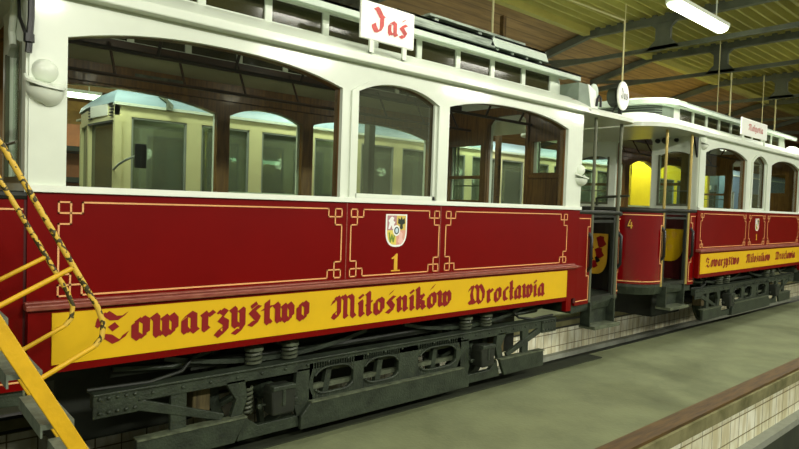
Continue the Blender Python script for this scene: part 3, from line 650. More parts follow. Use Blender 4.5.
# crest, number and boards
def shield_poly(cx, zt, w, h, n=8):
    pts = [(cx-w/2, zt), (cx+w/2, zt)]
    for k in range(n+1): a = PI/2*k/n; pts.append((cx+w/2*math.cos(a)**.7 if k < n else cx, zt-h*.55-h*.45*math.sin(a)))
    for k in range(n-1, -1, -1): a = PI/2*k/n; pts.append((cx-w/2*math.cos(a)**.7, zt-h*.55-h*.45*math.sin(a)))
    return pts
NEAR = lambda u, t, z: (u, t, z)
def crest(B, OFF, cx, zt, w, h):
    m = MB(); m.prism(shield_poly(cx, zt, w, h), NEAR, -.004, .001); c = B(m, 'crest', 'signw', label='painted city shield')
    iw, ih = w*.88, h*.9; t = zt-h*.04; mid = t-ih*.5
    def part(poly, rgb, d, nm='crest_field'):
        key = 'crest_%d_%d_%d' % rgb
        if key not in M: M[key] = mat(key, rgb, .5, var=.03)
        q = MB(); q.prism(poly, NEAR, -.0045-d*.0008, -.0035); q.build(nm, key, c, OFF)
    sp = shield_poly(cx, t, iw, ih)
    lowR = [(cx, mid)]+[(cx+iw/2, mid)]+[p for p in sp[2:11] if p[1] < mid]
    lowL = [(2*cx-x, z) for x, z in lowR]
    part([(cx-iw/2, t), (cx, t), (cx, mid), (cx-iw/2, mid)], (176, 128, 132), 0)
    part([(cx, t), (cx+iw/2, t), (cx+iw/2, mid), (cx, mid)], (214, 186, 90), 0)
    part(lowL, (226, 206, 96), 0); part(lowR, (222, 160, 140), 0)
    # lion, eagle, letter, bust and the central head as flat charges
    def sc(pts, ox, oz, s): return [(cx+ox*w+x*s*w, t-oz*h+z*s*h) for x, z in pts]
    part(sc([(-.1, .14), (-.02, .2), (.1, .16), (.06, .06), (.16, .02), (.1, -.06), (.14, -.2), (.02, -.2), (-.02, -.08), (-.1, -.2), (-.18, -.2), (-.12, .0), (-.18, .06)], -.22, .22, .95), (238, 238, 236), 1, 'crest_lion')
    part(sc([(-.16, .16), (-.06, .1), (0, .2), (.06, .1), (.16, .16), (.18, -.02), (.06, -.06), (.08, -.18), (0, -.22), (-.08, -.18), (-.06, -.06), (-.18, -.02)], .23, .22, .95), (34, 48, 34), 1, 'crest_eagle')
    part(sc([(-.18, .16), (-.11, .16), (-.08, -.04), (-.02, .1), (.02, .1), (.08, -.04), (.11, .16), (.18, .16), (.11, -.18), (.05, -.18), (0, -.04), (-.05, -.18), (-.11, -.18)], -.21, .66, .9), (110, 140, 44), 1, 'crest_letter')
    part(sc([(-.1, .1), (0, .18), (.1, .1), (.08, -.02), (.15, -.14), (0, -.24), (-.12, -.14), (-.07, -.02)], .2, .66, 1), (236, 190, 180), 1, 'crest_bust')
    ell = lambda ox, oz, a, b: [(cx+ox*w+a*w*math.cos(2*PI*k/16), t-oz*h+b*h*math.sin(2*PI*k/16)) for k in range(16)]
    part(ell(.0, .46, .17, .17), (240, 242, 240), 2, 'crest_plate'); part(ell(.0, .46, .115, .115), (30, 44, 50), 3, 'crest_head'); part(ell(.0, .46, .07, .08), (200, 220, 232), 4, 'crest_face')
def numeral(B, cx, z0, h, m_='goldnum'):
    w = h*.22
    m = MB(); m.prism([(cx-w*.55, z0+h*.06), (cx+w*.55, z0+h*.06), (cx+w*.55, z0+h), (cx+w*.1, z0+h), (cx-w*.55, z0+h*.86)], NEAR, -.003, .001)
    m.prism([(cx-w*.55, z0+h*.86), (cx-w*.55, z0+h*.74), (cx-w*1.4, z0+h*.70), (cx-w*1.4, z0+h*.76)], NEAR, -.003, .001)
    m.prism([(cx-w*1.5, z0), (cx+w*1.5, z0), (cx+w*1.5, z0+h*.07), (cx-w*1.5, z0+h*.07)], NEAR, -.003, .001)
    B(m, 'number', m_, label='gold numeral 1')
crest(B1, O1, 2.51, 1.64, .218, .256); numeral(B1, 2.515, 1.192, .138)
crest(B2, O2, 2.37, 1.62, .16, .20); numeral(B2, 2.37, 1.27, .1)

def roof_board(B, OFF, x0, x1, z0, z1, y, text, u0, u1, base, xh, nib=.3, rows=None):
    m = MB(); m.box(x0, x1, y, y+.022, z0, z1); b = B(m, 'destination_board', 'signw', label='white roof board with red lettering', bevel=.006)
    m = MB()
    letters(m, text, u0, u1, base, xh, NEAR, y-.002, nibw=nib); m.build('lettering', 'signred', b, OFF)
    for x in (x0+.09, x1-.11):
        m = MB(); m.box(x, x+.04, y+.003, y+.02, z0-.09, z0+.02); m.box(x, x+.04, y+.01, y+.1, z0-.09, z0-.075); m.build('bracket', 'white', b, OFF)
roof_board(B1, O1, 2.055, 2.578, 2.915, 3.19, -.06, 'Ja\u015b', 2.155, 2.515, 2.985, .10, .38)
roof_board(B2, O2, 1.27, 2.40, 2.89, 3.15, -.07, 'Ma\u0142gosia', 1.55, 2.2, 2.98, .07, .26)

# planks and gear on the front tram's roof
for x0, x1, z0, z1, mm in ((2.75, 4.12, 3.31, 3.40, 'plank'), (4.05, 5.02, 3.33, 3.43, 'roofw')):
    m = MB(); m.prism([(x0, z0), (x1, z0), (x1-.06, z1), (x0+.05, z1)], NEAR, .42, .45)
    m.box(x0+.05, x1-.05, .42, .75, z1-.02, z1)
    wk = B1(m, 'roof_plank', mm)
    for k in range(4): m = MB(); x = x0+.12+k*(x1-x0-.24)/3; m.box(x, x+.04, .45, .72, 3.22, z1-.02); m.build('plank_support', 'roofg', wk, O1)
m = MB(); m.box(3.2, 4.6, .42, .62, 3.43, 3.452); m.box(3.3, 4.5, .70, .9, 3.43, 3.452)
for x in (3.3, 3.9, 4.4): m.bar((x, .46, 3.40), (x, .46, 3.44), .05, .05)
B1(m, 'roof_plank', 'plank')
# head box on the right canopy, round route discs
m = MB(); m.hexa([(5.17, .12, 2.86), (5.42, .12, 2.86), (5.42, .5, 2.86), (5.17, .5, 2.86), (5.17, .12, 3.10), (5.34, .12, 3.10), (5.34, .5, 3.10), (5.17, .5, 3.10)])
hb = B1(m, 'roof_lamp_box', 'roofg')
m = MB(); m.hexa([(5.42, .11, 2.85), (5.56, .11, 2.85), (5.56, .51, 2.85), (5.42, .51, 2.85), (5.345, .11, 3.11), (5.50, .11, 3.05), (5.50, .51, 3.05), (5.345, .51, 3.11)])
m.build('lamp_front', 'signw', hb, O1, bevel=.01)
m = MB(); m.tube([(5.50, .10, 2.88), (5.50, .09, 2.96), (5.53, .09, 3.0), (5.57, .09, 2.97), (5.57, .09, 2.88)], .014, 6); m.build('lamp_hook', 'black', hb, O1)
m = MB(); m.lathe((6.14, .14, 3.09), (.15, -1, 0), [(.165, -.012), (.17, 0), (.165, .012)], 30)
rd = B1(m, 'route_disc', 'signw', label='round white disc with small lettering', smooth=True)
PD = lambda u, t, z: (6.14+u, .123+t+u*.15, z)
m = MB(); letters(m, 'Ja\u015b', -.10, .10, 3.05, .07, PD, -.002, nibw=.26); m.build('lettering', 'black', rd, O1)
m = MB(); m.lathe((6.14, .16, 3.09), (.15, 1, 0), [(.12, 0), (.12, .12), (.05, .16)], 20); m.build('disc_drum', 'iron', rd, O1, smooth=True)
m = MB(); m.bar((6.14, .17, 2.84), (6.14, .17, 2.95), .04, .03); m.bar((6.05, .25, 2.85), (6.12, .2, 3.0), .02, .02); m.build('disc_bracket', 'irond', rd, O1)
m = MB(); m.lathe((5.93, .40, 3.13), (.1, -1, 0), [(.10, -.01), (.105, 0), (.10, .012)], 26); B1(m, 'route_disc', 'roofw', smooth=True)
# pipes and cable at the left corner of the front tram
m = MB(); m.tube([(-.01, -.03, 2.42), (.0, -.03, 2.60), (.0, -.03, 2.84)], .016, 8); m.lathe((-.01, -.04, 2.47), (0, 0, 1), [(.025, 0), (.025, .04)], 8)
m.tube([(-.01, -.02, 2.48), (-.04, .03, 2.60), (-.03, .12, 2.72), (-.03, .03, 2.74), (0, -.02, 2.76)], .009, 6); B1(m, 'cable', 'black', smooth=True)
m = MB(); m.tube([(-.03, .26, 2.50), (-.03, .30, 2.58), (-.03, .24, 2.70), (-.03, .22, 2.90)], .018, 8); B1(m, 'conduit', 'white', smooth=True)
# shields on the platforms
m = MB(); PB = lambda u, t, z: (-.016+t, u, z)
m.prism(shield_poly(.40, 1.44, .46, .46), PB, -.012, -.002); sh = B2(m, 'platform_shield', 'yellow', label='yellow shield on the end panel')
for k, (a, z, r) in enumerate(((.30, 1.36, .05), (.42, 1.30, .07), (.50, 1.22, .05), (.36, 1.18, .05), (.44, 1.1, .035))):
    m = MB(); m.prism([(a+r*math.cos(2*PI*j/7)*(.6+.5*(j % 2)), z+r*math.sin(2*PI*j/7)) for j in range(7)], PB, -.0135, -.011); m.build('shield_charge', 'goldnum', sh, O2)
m = MB(); PF = lambda u, t, z: (L1-.0-t, u, z)
L1 = 5.10+1.08
m.prism(shield_poly(.44, 1.44, .34, .50), PF, .0, .012); sh = B1(m, 'platform_shield', 'goldnum', label='dark red and yellow shield inside the platform')
for a, z, r in ((.36, 1.34, .075), (.38, 1.2, .07), (.44, 1.06, .05), (.50, 1.28, .05)):
    m = MB(); m.prism([(a+r*math.cos(2*PI*j/9)*(.6+.5*(j % 2)), z+r*math.sin(2*PI*j/9)) for j in range(9)], PF, .0125, .016); m.build('shield_charge', 'redtxt', sh, O1)
for a, z, r in ((.50, 1.14, .05), (.55, 1.36, .04), (.40, 1.12, .04)):
    m = MB(); m.prism([(a+r*math.cos(2*PI*j/9)*(.6+.5*(j % 2)), z+r*math.sin(2*PI*j/9)) for j in range(9)], PF, .0125, .016); m.build('shield_charge', 'black', sh, O1)
# gold figure on the trailing tram's dash
m = MB(); PG = lambda u, t, z: (-1.288+u*.36+t*.8, .315-u*.48+t*.6, (z-1.52)*.75+1.505)
for q in ([(-.05, 1.50), (-.03, 1.50), (.01, 1.60), (-.01, 1.60)], [(-.05, 1.485), (.05, 1.485), (.05, 1.505), (-.05, 1.505)], [(.012, 1.45), (.034, 1.45), (.034, 1.56), (.012, 1.56)]):
    m.prism(q, PG, -.03, -.006)
B2(m, 'number', 'goldnum', label='gold numeral 4')
# drawbar between the trams
m = MB(); m.bar((6.3, W/2, .55), (6.42, W/2, .55), .08, .1); m.lathe((6.40, W/2, .5), (0, 0, 1), [(.07, 0), (.07, .1)], 12); B1(m, 'coupling', 'irond')
for B, L in ((B2, 4.72),):     # small bulkhead gauges and the lamp at the far roof corner
    for y, r in ((.60, .035), (.49, .05), (.33, .03)): m = MB(); m.lathe((-.012, y, 2.70), (-1, 0, 0), [(r, 0), (r*.8, .04), (0, .05)], 14); B(m, 'gauge', 'black', smooth=True)
    m = MB(); m.lathe((3.98, -.02, 2.85), (0, -.4, 1), [(.12, -.01), (.13, .02), (.09, .07), (0, .09)], 20); B(m, 'roof_lamp', 'lens', smooth=True)
    m = MB()
    for k in range(2): m.tube([(-.06, 1.5, 1.75), (-.08, 1.5, 1.86), (-.12, 1.3, 1.88), (-.12, .95, 1.9)], .02, 8)
    B(m, 'control_handle', 'greypole', smooth=True)
    m = MB(); m.prism([(.0, 2.42), (.0, 2.72), (-.14, 2.72)], lambda u, t, z: (u, t, z), .03, .05); B(m, 'canopy_bracket', 'black')

# ---------------------------------------------------------------- trams parked behind
def parked(name, label, x0, x1, y0, paint, roofm, win0, pitch, ww, zs, zt, eave, front=True, wid=2.1, low=None, band=None, pane='dpane'):
    root = empty(name, ((x0+x1)/2, y0+wid/2, 0), label, 'tram')
    OFF = ((x0+x1)/2, y0+wid/2, 0)
    def B(mb, nm, m, parent=root, **k): return mb.build(nm, m, parent, OFF, **k)
    for P in (lambda u, t, z: (u, y0+t, z), lambda u, t, z: (u, y0+wid-t, z)):
        ops = []; x = x0+win0
        while x+ww < x1-.1: ops.append((x, x+ww, zs, zt)); x += pitch
        m = MB(); nr = P(0, 1, 0)[1] == y0+1; e0 = x0 if nr else x0+.3; e1 = x1 if nr else x1-.3
        ops = [q for q in ops if q[0] > e0+.05 and q[1] < e1-.05]; m.wall(e0, e1, .9, eave, ops, 0, .06, P); B(m, 'side_wall', paint)
        for a, b, z0, z1 in ops:
            m = MB(); m.prism([(a, z0), (b, z0), (b, z1), (a, z1)], P, .03, .034); pn = B(m, 'window_pane', pane)
            m = MB()
            for q in ([(a, z0), (a+.02, z0), (a+.02, z1), (a, z1)], [(b-.02, z0), (b, z0), (b, z1), (b-.02, z1)], [(a, z1-.02), (b, z1-.02), (b, z1), (a, z1)]): m.prism(q, P, .005, .04)
            m.build('window_seal', 'grey', pn, OFF)
        m = MB(); m.prism([(e0, .3), (e1, .3), (e1, .9), (e0, .9)], P, .0, .05); B(m, 'skirt', low or paint)
        m = MB(); m.prism([(e0-.01, eave), (e1, eave), (e1, eave+.03), (e0-.01, eave+.03)], P, -.025, .05); B(m, 'roof_gutter', 'white')
        if band:
            m = MB(); m.prism([(x0, band[0]), (x1, band[0]), (x1, band[1]), (x0, band[1])], P, -.008, .0); B(m, 'colour_band', band[2])
    # front and rear with chamfered plan
    for xe, s in ((x0, -1), (x1, 1)):
        pl = [(xe, y0), (xe+s*.06, y0+.74), (xe, y0+wid-.55), (xe-s*.30, y0+wid)]
        m = MB(); gl = MB(); fr = MB()
        for (ax, ay), (bx, by) in zip(pl, pl[1:]):
            for za, zb in ((.3, zs), (zt-.05, eave)):
                m.hexa([(ax, ay, za), (bx, by, za), (bx-s*.05, by, za), (ax-s*.05, ay, za), (ax, ay, zb), (bx, by, zb), (bx-s*.05, by, zb), (ax-s*.05, ay, zb)])
            gl.add([(ax-s*.03, ay, zs), (bx-s*.03, by, zs), (bx-s*.03, by, zt), (ax-s*.03, ay, zt)], [(0, 1, 2, 3)])
        for (ax, ay) in pl: m.bar((ax-s*.03, ay, zs), (ax-s*.03, ay, zt), .05, .07)
        B(m, 'end_wall', paint); B(gl, 'windscreen', 'wpane')
        m = MB()
        for (ax, ay), (bx, by) in ((pl[0], pl[1]),):
            for k in range(5):
                z = zt+.0+k*.032
                for f0, f1 in ((.04, .14), (.84, .96)):
                    q = lambda f: (ax+(bx-ax)*f+s*.008, ay+(by-ay)*f)
                    m.bar((*q(f0), z), (*q(f1), z), .02, .012)
            m.bar((ax+(bx-ax)*.04+s*.01, ay+(by-ay)*.04, zt-.06), (ax+(bx-ax)*.96+s*.01, ay+(by-ay)*.96, zt-.06), .02, .02)
        B(m, 'vent_grille', 'irond')
        if front and s == -1:
            m = MB(); (ax, ay), (bx, by) = (pl[0][0]-.01, pl[0][1]+.13), (pl[1][0], pl[1][1]-.02)
            m.hexa([(ax-.014, ay+.05, zt+.01), (bx-.014, by-.1, zt+.01), (bx, by-.1, zt+.01), (ax, ay+.05, zt+.01), (ax-.014, ay+.05, zt+.13), (bx-.014, by-.1, zt+.13), (bx, by-.1, zt+.13), (ax, ay+.05, zt+.13)])
            B(m, 'destination_box', 'signw')
    rg = []
    for z, i in ((eave+.02, -.02), (eave+.08, .0), (eave+.17, .12), (eave+.23, .32), (eave+.26, .55)):
        rg.append([(x0+.0+i*.5, y0+i, z), (x1-i*.5, y0+i, z), (x1+.06-i*.9, y0+.74, z), (x1-i, y0+wid-.55-i*.3, z), (x1-.3-i*.5, y0+wid-i, z), (x0+.3+i*.5, y0+wid-i, z), (x0+i, y0+wid-.55-i*.3, z), (x0-.06+i*.9, y0+.74, z)])
    m = MB(); m.loft(rg); B(m, 'roof', roofm, smooth=True)
    m = MB(); m.box(x0+.05, x1-.05, y0+.07, y0+wid-.07, .85, .9); B(m, 'cabin_floor', 'irond')
    m = MB(); m.box(x0+.06, x1-.06, y0+.07, y0+wid-.07, eave-.03, eave-.01); B(m, 'cabin_ceiling', 'inpanel')
    for a in (x0+(x1-x0)*.25, x0+(x1-x0)*.75):
        for dx in (-.8, .8):
            for yy in (y0+.34, y0+wid-.34):
                m = MB(); m.lathe((a+dx, yy, .33), (0, 1, 0), [(.33, -.06), (.35, -.05), (.33, .06), (.1, .06), (.1, .09), (0, .09)], 24); B(m, 'wheel', 'irond', smooth=True)
        m = MB(); m.box(a-.9, a+.9, y0+.42, y0+wid-.42, .2, .6); B(m, 'bogie', 'irond')
    return root, B, OFF
T3, B3, O3 = parked('tram', 'cream modern tram with pale blue roof, seen through the open windows of the front tram', 1.98, 12.4, 3.17, 'cream', 'bluegrey', .17, .77, .60, 1.25, 2.55, 2.66, wid=1.85)
m = MB(); m.tube([(1.97, 3.15, 1.98), (1.97, 2.98, 2.03), (2.02, 2.9, 2.08), (2.10, 2.88, 2.12)], .012, 6); ar = B3(m, 'mirror_arm', 'grey', smooth=True)
m = MB(); m.box(2.09, 2.21, 2.86, 2.89, 2.0, 2.25); m.build('mirror', 'black', ar, O3, bevel=.012)
m = MB(); m.prism([(2.50, 2.66), (2.56, 2.66), (2.57, 2.72), (2.52, 2.80), (2.46, 2.83), (2.45, 2.80), (2.51, 2.74)], lambda u, t, z: (u, 3.13+t+max(0, z-2.72), z), -.02, .02); B3(m, 'roof_clip', 'ironl')
for x in (3.35, 5.6, 7.9): m = MB(); m.tube([(x, 4.0, .9), (x, 4.0, 2.6)], .018, 8); B3(m, 'handrail_pole', 'ytram', smooth=True)
for k in range(9):
    m = MB(); x = 2.9+k*.9; m.box(x, x+.4, 4.4, 4.85, 1.25, 1.32); m.box(x, x+.06, 4.4, 4.85, 1.32, 1.85); m.box(x+.12, x+.2, 4.6, 4.68, .9, 1.25); B3(m, 'seat', 'irond')
T4, B4, O4 = parked('tram', 'bright yellow tram end glimpsed through the platform of the trailing tram', 13.0, 17.2, 3.3, 'ytram', 'ytram', 1.35, 1.0, .85, 1.5, 2.55, 2.95, pane='dpane')
T5, B5, O5 = parked('tram', 'blue and orange tram glimpsed through the windows of the trailing tram', 17.9, 27.0, 3.3, 'btram', 'bluegrey', .4, 1.1, .8, 1.75, 2.4, 2.85, band=(1.3, 1.7, 'orange'), low='orange')

# ---------------------------------------------------------------- yellow stairs in the foreground
ST = empty('platform_stairs', (.70, -.60, 0), 'yellow steel platform stairs with worn striped handrails, standing on the walkway before the front tram', 'stairs')
SO = (.70, -.60, 0)
N0, F0 = -.85, -.35
sl = Vector((1, 0, -1.872)).normalized(); pn = Vector((1.872, 0, 1)).normalized()
def sp(s, off, y):     # point on the slope: s metres below the stringer's reference, off metres out
    q = Vector((.40, 0, 1.24))+sl*s+pn*off; return (q.x, y, q.z)
s_end = 1.245/abs(sl.z)*.998-.02
for y in (N0, F0):
    m = MB(); m.bar(sp(-1.3, -.026, y), sp(s_end, -.026, y), .04, .062, up=pn); m.bar(sp(s_end-.05, -.026, y), (sp(s_end, -.026, y)[0]+.02, y, .03), .045, .066, up=pn)
    m.build('stringer', 'ladder', ST, SO, bevel=.004)
for y in (N0, F0):
    m = MB(); r = .31
    m.tube([sp(-1.3, r, y), sp(-.3, r, y), sp(.16, r, y), sp(.235, r-.012, y), sp(.285, r-.045, y), sp(.302, r-.085, y)], .0115, 10)
    m.build('handrail', 'striped', ST, SO, smooth=True)
    m = MB(); m.tube([sp(.302, r-.085, y), sp(.302, -.01, y)], .0105, 10); m.build('rail_end', 'ladder', ST, SO, smooth=True)
    for s in (-.035, -.6, -1.1):
        m = MB(); m.tube([sp(s, -.01, y), sp(s, r, y)], .0105, 10); m.build('rail_post', 'ladder', ST, SO, smooth=True)
k = 0; z = 1.24-.02
while z > .1:
    t = (1.24-z)/abs(sl.z); x = .372+sl.x*t
    m = MB(); m.box(x-.075, x+.05, N0+.024, F0-.024, z-.018, z+.005)
    m.box(x-.075, x-.067, N0+.024, F0-.024, z-.05, z-.018); m.box(x+.042, x+.05, N0+.024, F0-.024, z-.04, z-.018)
    m.build('tread', 'tread', ST, SO); z -= .225

# ---------------------------------------------------------------- hall: floors, pits, rails
XA, XB = -7.0, 30.0
def slab(name, y0, y1, label=None):
    m = MB(); m.box(XA, XB, y0, y1, -.14, 0); return struct(m, name, 'floor')
PITD = -1.0
slab('floor', -1.40, .30)
for i, (y0, y1) in enumerate(((-7.5, -2.80), (1.86, 3.44), (5.0, 9.0))): slab('floor_%d' % (i+2), y0, y1)
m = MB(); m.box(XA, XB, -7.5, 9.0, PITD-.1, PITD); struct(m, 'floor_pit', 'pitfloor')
n = 0
for y, s in ((-1.47, -1), (-2.80, 1), (.36, 1), (1.80, -1), (3.50, 1), (4.94, -1)):
    n += 1
    # wall below the floor edge, facing the pit
    m = MB(); m.box(XA, XB, y-.03, y+.03, -.13, -.02); struct(m, 'trim_%d' % n, 'kerb')
    m = MB(); m.box(XA, XB, *(sorted((y-.0, y-s*.06))), PITD, -.13); struct(m, 'wall_pit_%d' % n, 'tile')
    m = MB(); m.box(XA, XB, *(sorted((y+s*.10, y-s*.02))), -.57, -.50); struct(m, 'trim_%d' % (n+10), 'ledge')
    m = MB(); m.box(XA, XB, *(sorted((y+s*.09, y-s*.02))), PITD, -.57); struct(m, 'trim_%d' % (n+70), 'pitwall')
    # rail on the edge
    yr = y-s*.02 if abs(y+1.47) > .01 else -1.385
    m = MB(); m.box(XA, XB, yr-.035, yr+.035, -.005, .035) if False else m.box(XA, XB, yr-.035, yr+.035, -.04, .002)
    m.box(XA, XB, yr-.012, yr+.012, -.10, -.03); m.box(XA, XB, yr-.06, yr+.06, -.12, -.10)
    struct(m, 'trim_%d' % (n+20), 'irond')
# rusty timber edge along the near side of the walkway
m = MB(); m.box(XA, XB, -1.475, -1.315, -.085, .006)
for k in range(30):
    x = 1.2+k*.92; m.lathe((x, -1.47, -.045), (0, -1, 0), [(.014, 0), (.014, .01), (0, .012)], 8)
struct(m, 'trim_30', 'rail')

m = MB(); m.box(XA, 6.5, .10, .29, -.02, .012); struct(m, 'trim_31', 'pitwall')
# ---------------------------------------------------------------- roof
ZC, YB = 4.82, 2.28
m = MB(); nper = 52; ys = []
for k in range(nper*6+1):
    y = -7.0+(YB+7.0)*k/(nper*6); ys.append((y, ZC+.05+.045*math.sin(2*PI*k/6)))
m.add([(XA, y, z) for y, z in ys]+[(XB, y, z) for y, z in ys], [(k, k+1, len(ys)+k+1, len(ys)+k) for k in range(len(ys)-1)])
struct(m, 'ceiling', 'corr', smooth=True)
ZS = lambda y: ZC-.24*(y-YB)
m = MB(); m.hexa([(XA, YB, ZS(YB)), (XB, YB, ZS(YB)), (XB, 8.6, ZS(8.6)), (XA, 8.6, ZS(8.6)), (XA, YB, ZS(YB)+.05), (XB, YB, ZS(YB)+.05), (XB, 8.6, ZS(8.6)+.05), (XA, 8.6, ZS(8.6)+.05)])
struct(m, 'ceiling_slope', 'boards')
m = MB(); m.bar((XA, YB, ZC-.03), (XB, YB, ZC-.03), .12, .14)
struct(m, 'trim_40', 'corr')
m = MB()
for y in (3.6, 5.0, 6.4, 7.6): m.bar((XA, y, ZS(y)-.05), (XB, y, ZS(y)-.05), .06, .1)
struct(m, 'trim_41', 'boards')
m = MB(); m.box(XA, XB, 8.4, 8.6, PITD, 3.5); struct(m, 'wall_back', 'plaster')
m = MB(); m.box(XB, XB+.2, -7.5, 8.6, PITD, 5.0); struct(m, 'wall_right', 'plaster')
nt = 41
for X in (4.9, 9.4, 11.65, 14.9, 18.2, 21.5):
    nt += 1
    m = MB(); zc = ZC-.08
    m.bar((X, -7, zc), (X, YB, zc), .09, .11); m.bar((X, YB, zc), (X, 8.4, ZS(8.4)-.12), .09, .12)
    zl = ZC-.52
    m.bar((X, -7, zl), (X, YB+.6, zl), .06, .065); m.bar((X, YB+.6, zl), (X, YB+1.9, ZS(YB+1.9)-.14), .07, .09)
    for y in (-5.6, -2.3):
        m.bar((X, y, zl), (X, y, zc), .06, .08, up=(0, 1, 0))
    m.prism([(.68, zl-.02), (1.22, zl-.02), (1.07, zl+.13), (1.07, zc-.13), (1.22, zc), (.68, zc), (.83, zc-.13), (.83, zl+.13)], lambda u, t, z: (X+t, u, z), -.03, .03)
    m.bar((X, YB-.1, zl), (X, YB+1.2, ZS(YB+1.2)-.1), .05, .06)
    for k in range(46): y = -6.9+k*.2; m.box(X-.03, X+.03, y-.035, y+.035, zc+.05, zc+.09)
    struct(m, 'trim_%d' % nt, 'truss')
# posts between roof and ground
m = MB(); m.bar((7.5, 2.6, 0), (7.5, 2.6, 4.7), .07, .07, up=(0, 1, 0)); struct(m, 'trim_60', 'rail')
m = MB(); m.bar((5.0, 2.7, 0), (5.0, 2.7, 4.7), .10, .10, up=(0, 1, 0)); struct(m, 'trim_61', 'truss')

# storage rack of boards near the back wall
RK = empty('storage_rack', (2.9, 7.6, 0), 'ochre timber rack with dark shelves behind the left window post of the front tram', 'rack')
for x in (1.4, 4.4):
    for y in (7.3, 7.95): m = MB(); m.bar((x, y, 0), (x, y, 2.6), .08, .08, up=(0, 1, 0)); m.build('rack_post', 'irond', RK, (2.9, 7.6, 0))
for z in (.4, .9, 1.4, 1.9, 2.4):
    m = MB(); m.box(1.4, 4.4, 7.28, 7.97, z, z+.08); m.build('shelf', 'irond', RK, (2.9, 7.6, 0))
m = MB(); m.box(1.4, 4.4, 7.97, 8.0, .1, 2.9); m.build('back_board', 'orange', RK, (2.9, 7.6, 0))

# ---------------------------------------------------------------- lamps, added fill lights and hanging cords
def fixture(x, y, z, label, L=1.5, group='fluorescent ceiling lamps', rod=True):
    top = (ZC+.03 if y < YB else ZC-.24*(y-YB))-z
    r = empty('fluorescent_lamp', (x, y, z), label, 'lamp', 0, group)
    m = MB(); m.box(-L/2, L/2, -.10, .10, .0, .05)
    if rod:
        for dx in (-L*.35, L*.35): m.tube([(dx, 0, .05), (dx, 0, top)], .008, 6)
    m.build('housing', 'lampbody', r)
    m = MB(); rg = []
    for xx, s in ((-L/2-.02, .6), (-L/2+.03, 1), (L/2-.03, 1), (L/2+.02, .6)):
        rg.append([(xx, .095*s*math.cos(PI+PI*k/8), .07*s*math.sin(PI+PI*k/8)) for k in range(9)])
    m.loft(rg); m.build('diffuser', 'lamp', r, smooth=True)
    return r
fixture(8.2, -.10, 4.3, 'long bright fluorescent lamp hung under the yellow corrugated roof')
fixture(2.3, 6.9, 3.27, 'fluorescent lamp glowing behind the left window of the front tram', 1.1)
fixture(6.35, 8.31, 2.56, 'fluorescent lamp on the back wall, seen through the windows of the cream tram', 1.1, rod=False)

LAMPC = (1.0, .985, .86)
def area(x, y, z, p, sx=1.5, sy=.25, rot=(0, 0, 0)):
    d = bpy.data.lights.new('hall_and_fill_light', 'AREA'); d.shape = 'RECTANGLE'; d.size = sx; d.size_y = sy; d.energy = p; d.color = LAMPC  # serves the ceiling lamps and the added, unseen fill lights
    o = bpy.data.objects.new('hall_and_fill_light', d); COL.objects.link(o); o.location = (x, y, z); o.rotation_euler = rot
    return o
area(8.2, -.10, 4.18, 70)
area(7.3, .55, -.30, 9, 1.2, .15, (math.radians(80), 0, 0))  # unseen fill added in the pit to brighten its tiles
area(9.8, .55, -.30, 3, 1.2, .15, (math.radians(80), 0, 0))  # second unseen pit fill, further along
for x in (-3.0, 1.0, 5.0, 9.0, 13.0, 17.0): area(x, -3.6, 4.45, 45)
for x in (-3.5, 1.5, 6.5, 11.5, 16.5): area(x, -7.0, 4.62, 200, 1.6, .3, (math.radians(58), 0, 0))  # unseen fill row added to light tram sides and interiors at a flatter angle
for x, p in ((-.5, 18), (3.5, 40)): area(x, -.6, 4.5, p)
for x in (13.0, 17.5): area(x, -.1, 4.2, 60)
for x in (1.5, 4.5, 7.5, 10.5, 13.5, 18.0): area(x, 2.65, 3.75, 60, 1.5, .25, (math.radians(12), 0, 0))  # unseen fill set between the trams to brighten the cream one
for x in (1.0, 6.0, 11.0, 17): area(x, 6.4, 3.3, 60)

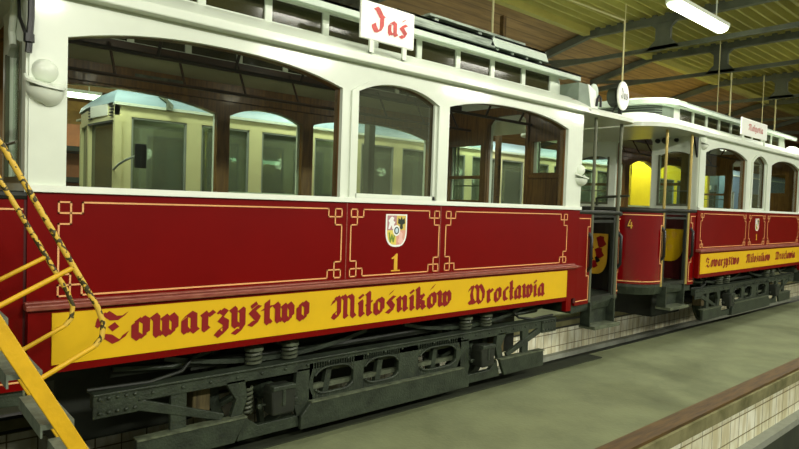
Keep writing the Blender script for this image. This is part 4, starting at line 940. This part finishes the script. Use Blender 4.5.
def point(x, y, z, p):
    d = bpy.data.lights.new('cabin_fill', 'POINT'); d.shadow_soft_size = .09; d.energy = p; d.color = (1.0, .93, .75)  # fill light added inside tram cabins to brighten them
    o = bpy.data.objects.new('cabin_fill', d); COL.objects.link(o); o.location = (x, y, z)
for f in (.2, .5, .8):
    point(.64+5.1*f, 1.08, 2.90, 6); point(8.66+4.72*f, 1.1, 2.93, 1.5)
area(13.2, 2.75, 3.5, 12, 1.2, .2, (math.radians(20), 0, 0))  # unseen fill added to brighten the yellow tram's side
for x in (3.2, 5.5, 7.8, 10.5): point(x, 4.15, 2.35, 9)  # added fill inside the cream tram
CORDG = 'cords hanging from the roof'
for (x, y, z0, z1, r, lab) in (
    (5.47, 1.08, 3.34, 4.75, .014, 'pale cord dropping to the roof planks of the front tram'),
    (6.78, .16, 3.26, 3.98, .010, 'pale cord dropping onto the round white route disc'),
    (7.95, .8, 3.30, 4.6, .006, 'thin cord hanging just beyond the round route disc'),
    (12.5, 1.08, 3.42, 4.55, .016, 'pale cord with a knob hanging left of the white board on the trailing tram'),
    (11.2, .8, 3.42, 4.8, .008, 'thin grey cord hanging left of the knobbed cord over the trailing tram'),
    (15.4, 1.2, 3.3, 4.75, .016, 'pale cord hanging at the far end of the trailing tram roof'),
    (14.6, 1.2, 3.3, 4.75, .009, 'thin cord hanging right of the white board on the trailing tram')):
    m = MB(); m.tube([(0, 0, 0), (0, 0, z1-z0)], r, 6)
    if 'onto the round' in lab: m.tube([(0, 0, z1-z0), (-.55, .62, z1-z0+.32), (-1.3, 1.5, z1-z0+.84)], r, 6)
    if r > .012: m.lathe((0, 0, z1-z0-.05), (0, 0, 1), [(.012, 0), (.03, .02), (.012, .05)], 8)
    o = m.build('hanging_cord', 'cord'); o.location = (x, y, z0); tag(o, lab, 'cord')

# ---------------------------------------------------------------- world and camera
w = bpy.data.worlds.new('hall_ambient'); SC.world = w; w.use_nodes = True
bg = w.node_tree.nodes['Background']; bg.inputs[0].default_value = (.72, .76, .55, 1); bg.inputs[1].default_value = 0.22

cd = bpy.data.cameras.new('camera'); cam = bpy.data.objects.new('camera', cd); COL.objects.link(cam)
R = [[0.7494390377157217, 0.0027133926057774137, 0.662067795809689], [-0.661243593807099, -0.046981818680727296, 0.7486986165090224], [0.03313666242707095, -0.9988920593407571, -0.03341579550416491]]
right = Vector((R[0][0], R[1][0], R[2][0])); up = -Vector((R[0][1], R[1][1], R[2][1])); back = -Vector((R[0][2], R[1][2], R[2][2]))
mw = Matrix(((right.x, up.x, back.x, 0), (right.y, up.y, back.y, -3.6), (right.z, up.z, back.z, 1.72), (0, 0, 0, 1)))
cam.matrix_world = mw
cd.sensor_width = 36; cd.lens = 36*610/799; cd.clip_start = .05
SC.camera = cam
SC.view_settings.view_transform = 'Standard'
SC.view_settings.look = 'None'
SC.view_settings.exposure = 0.0
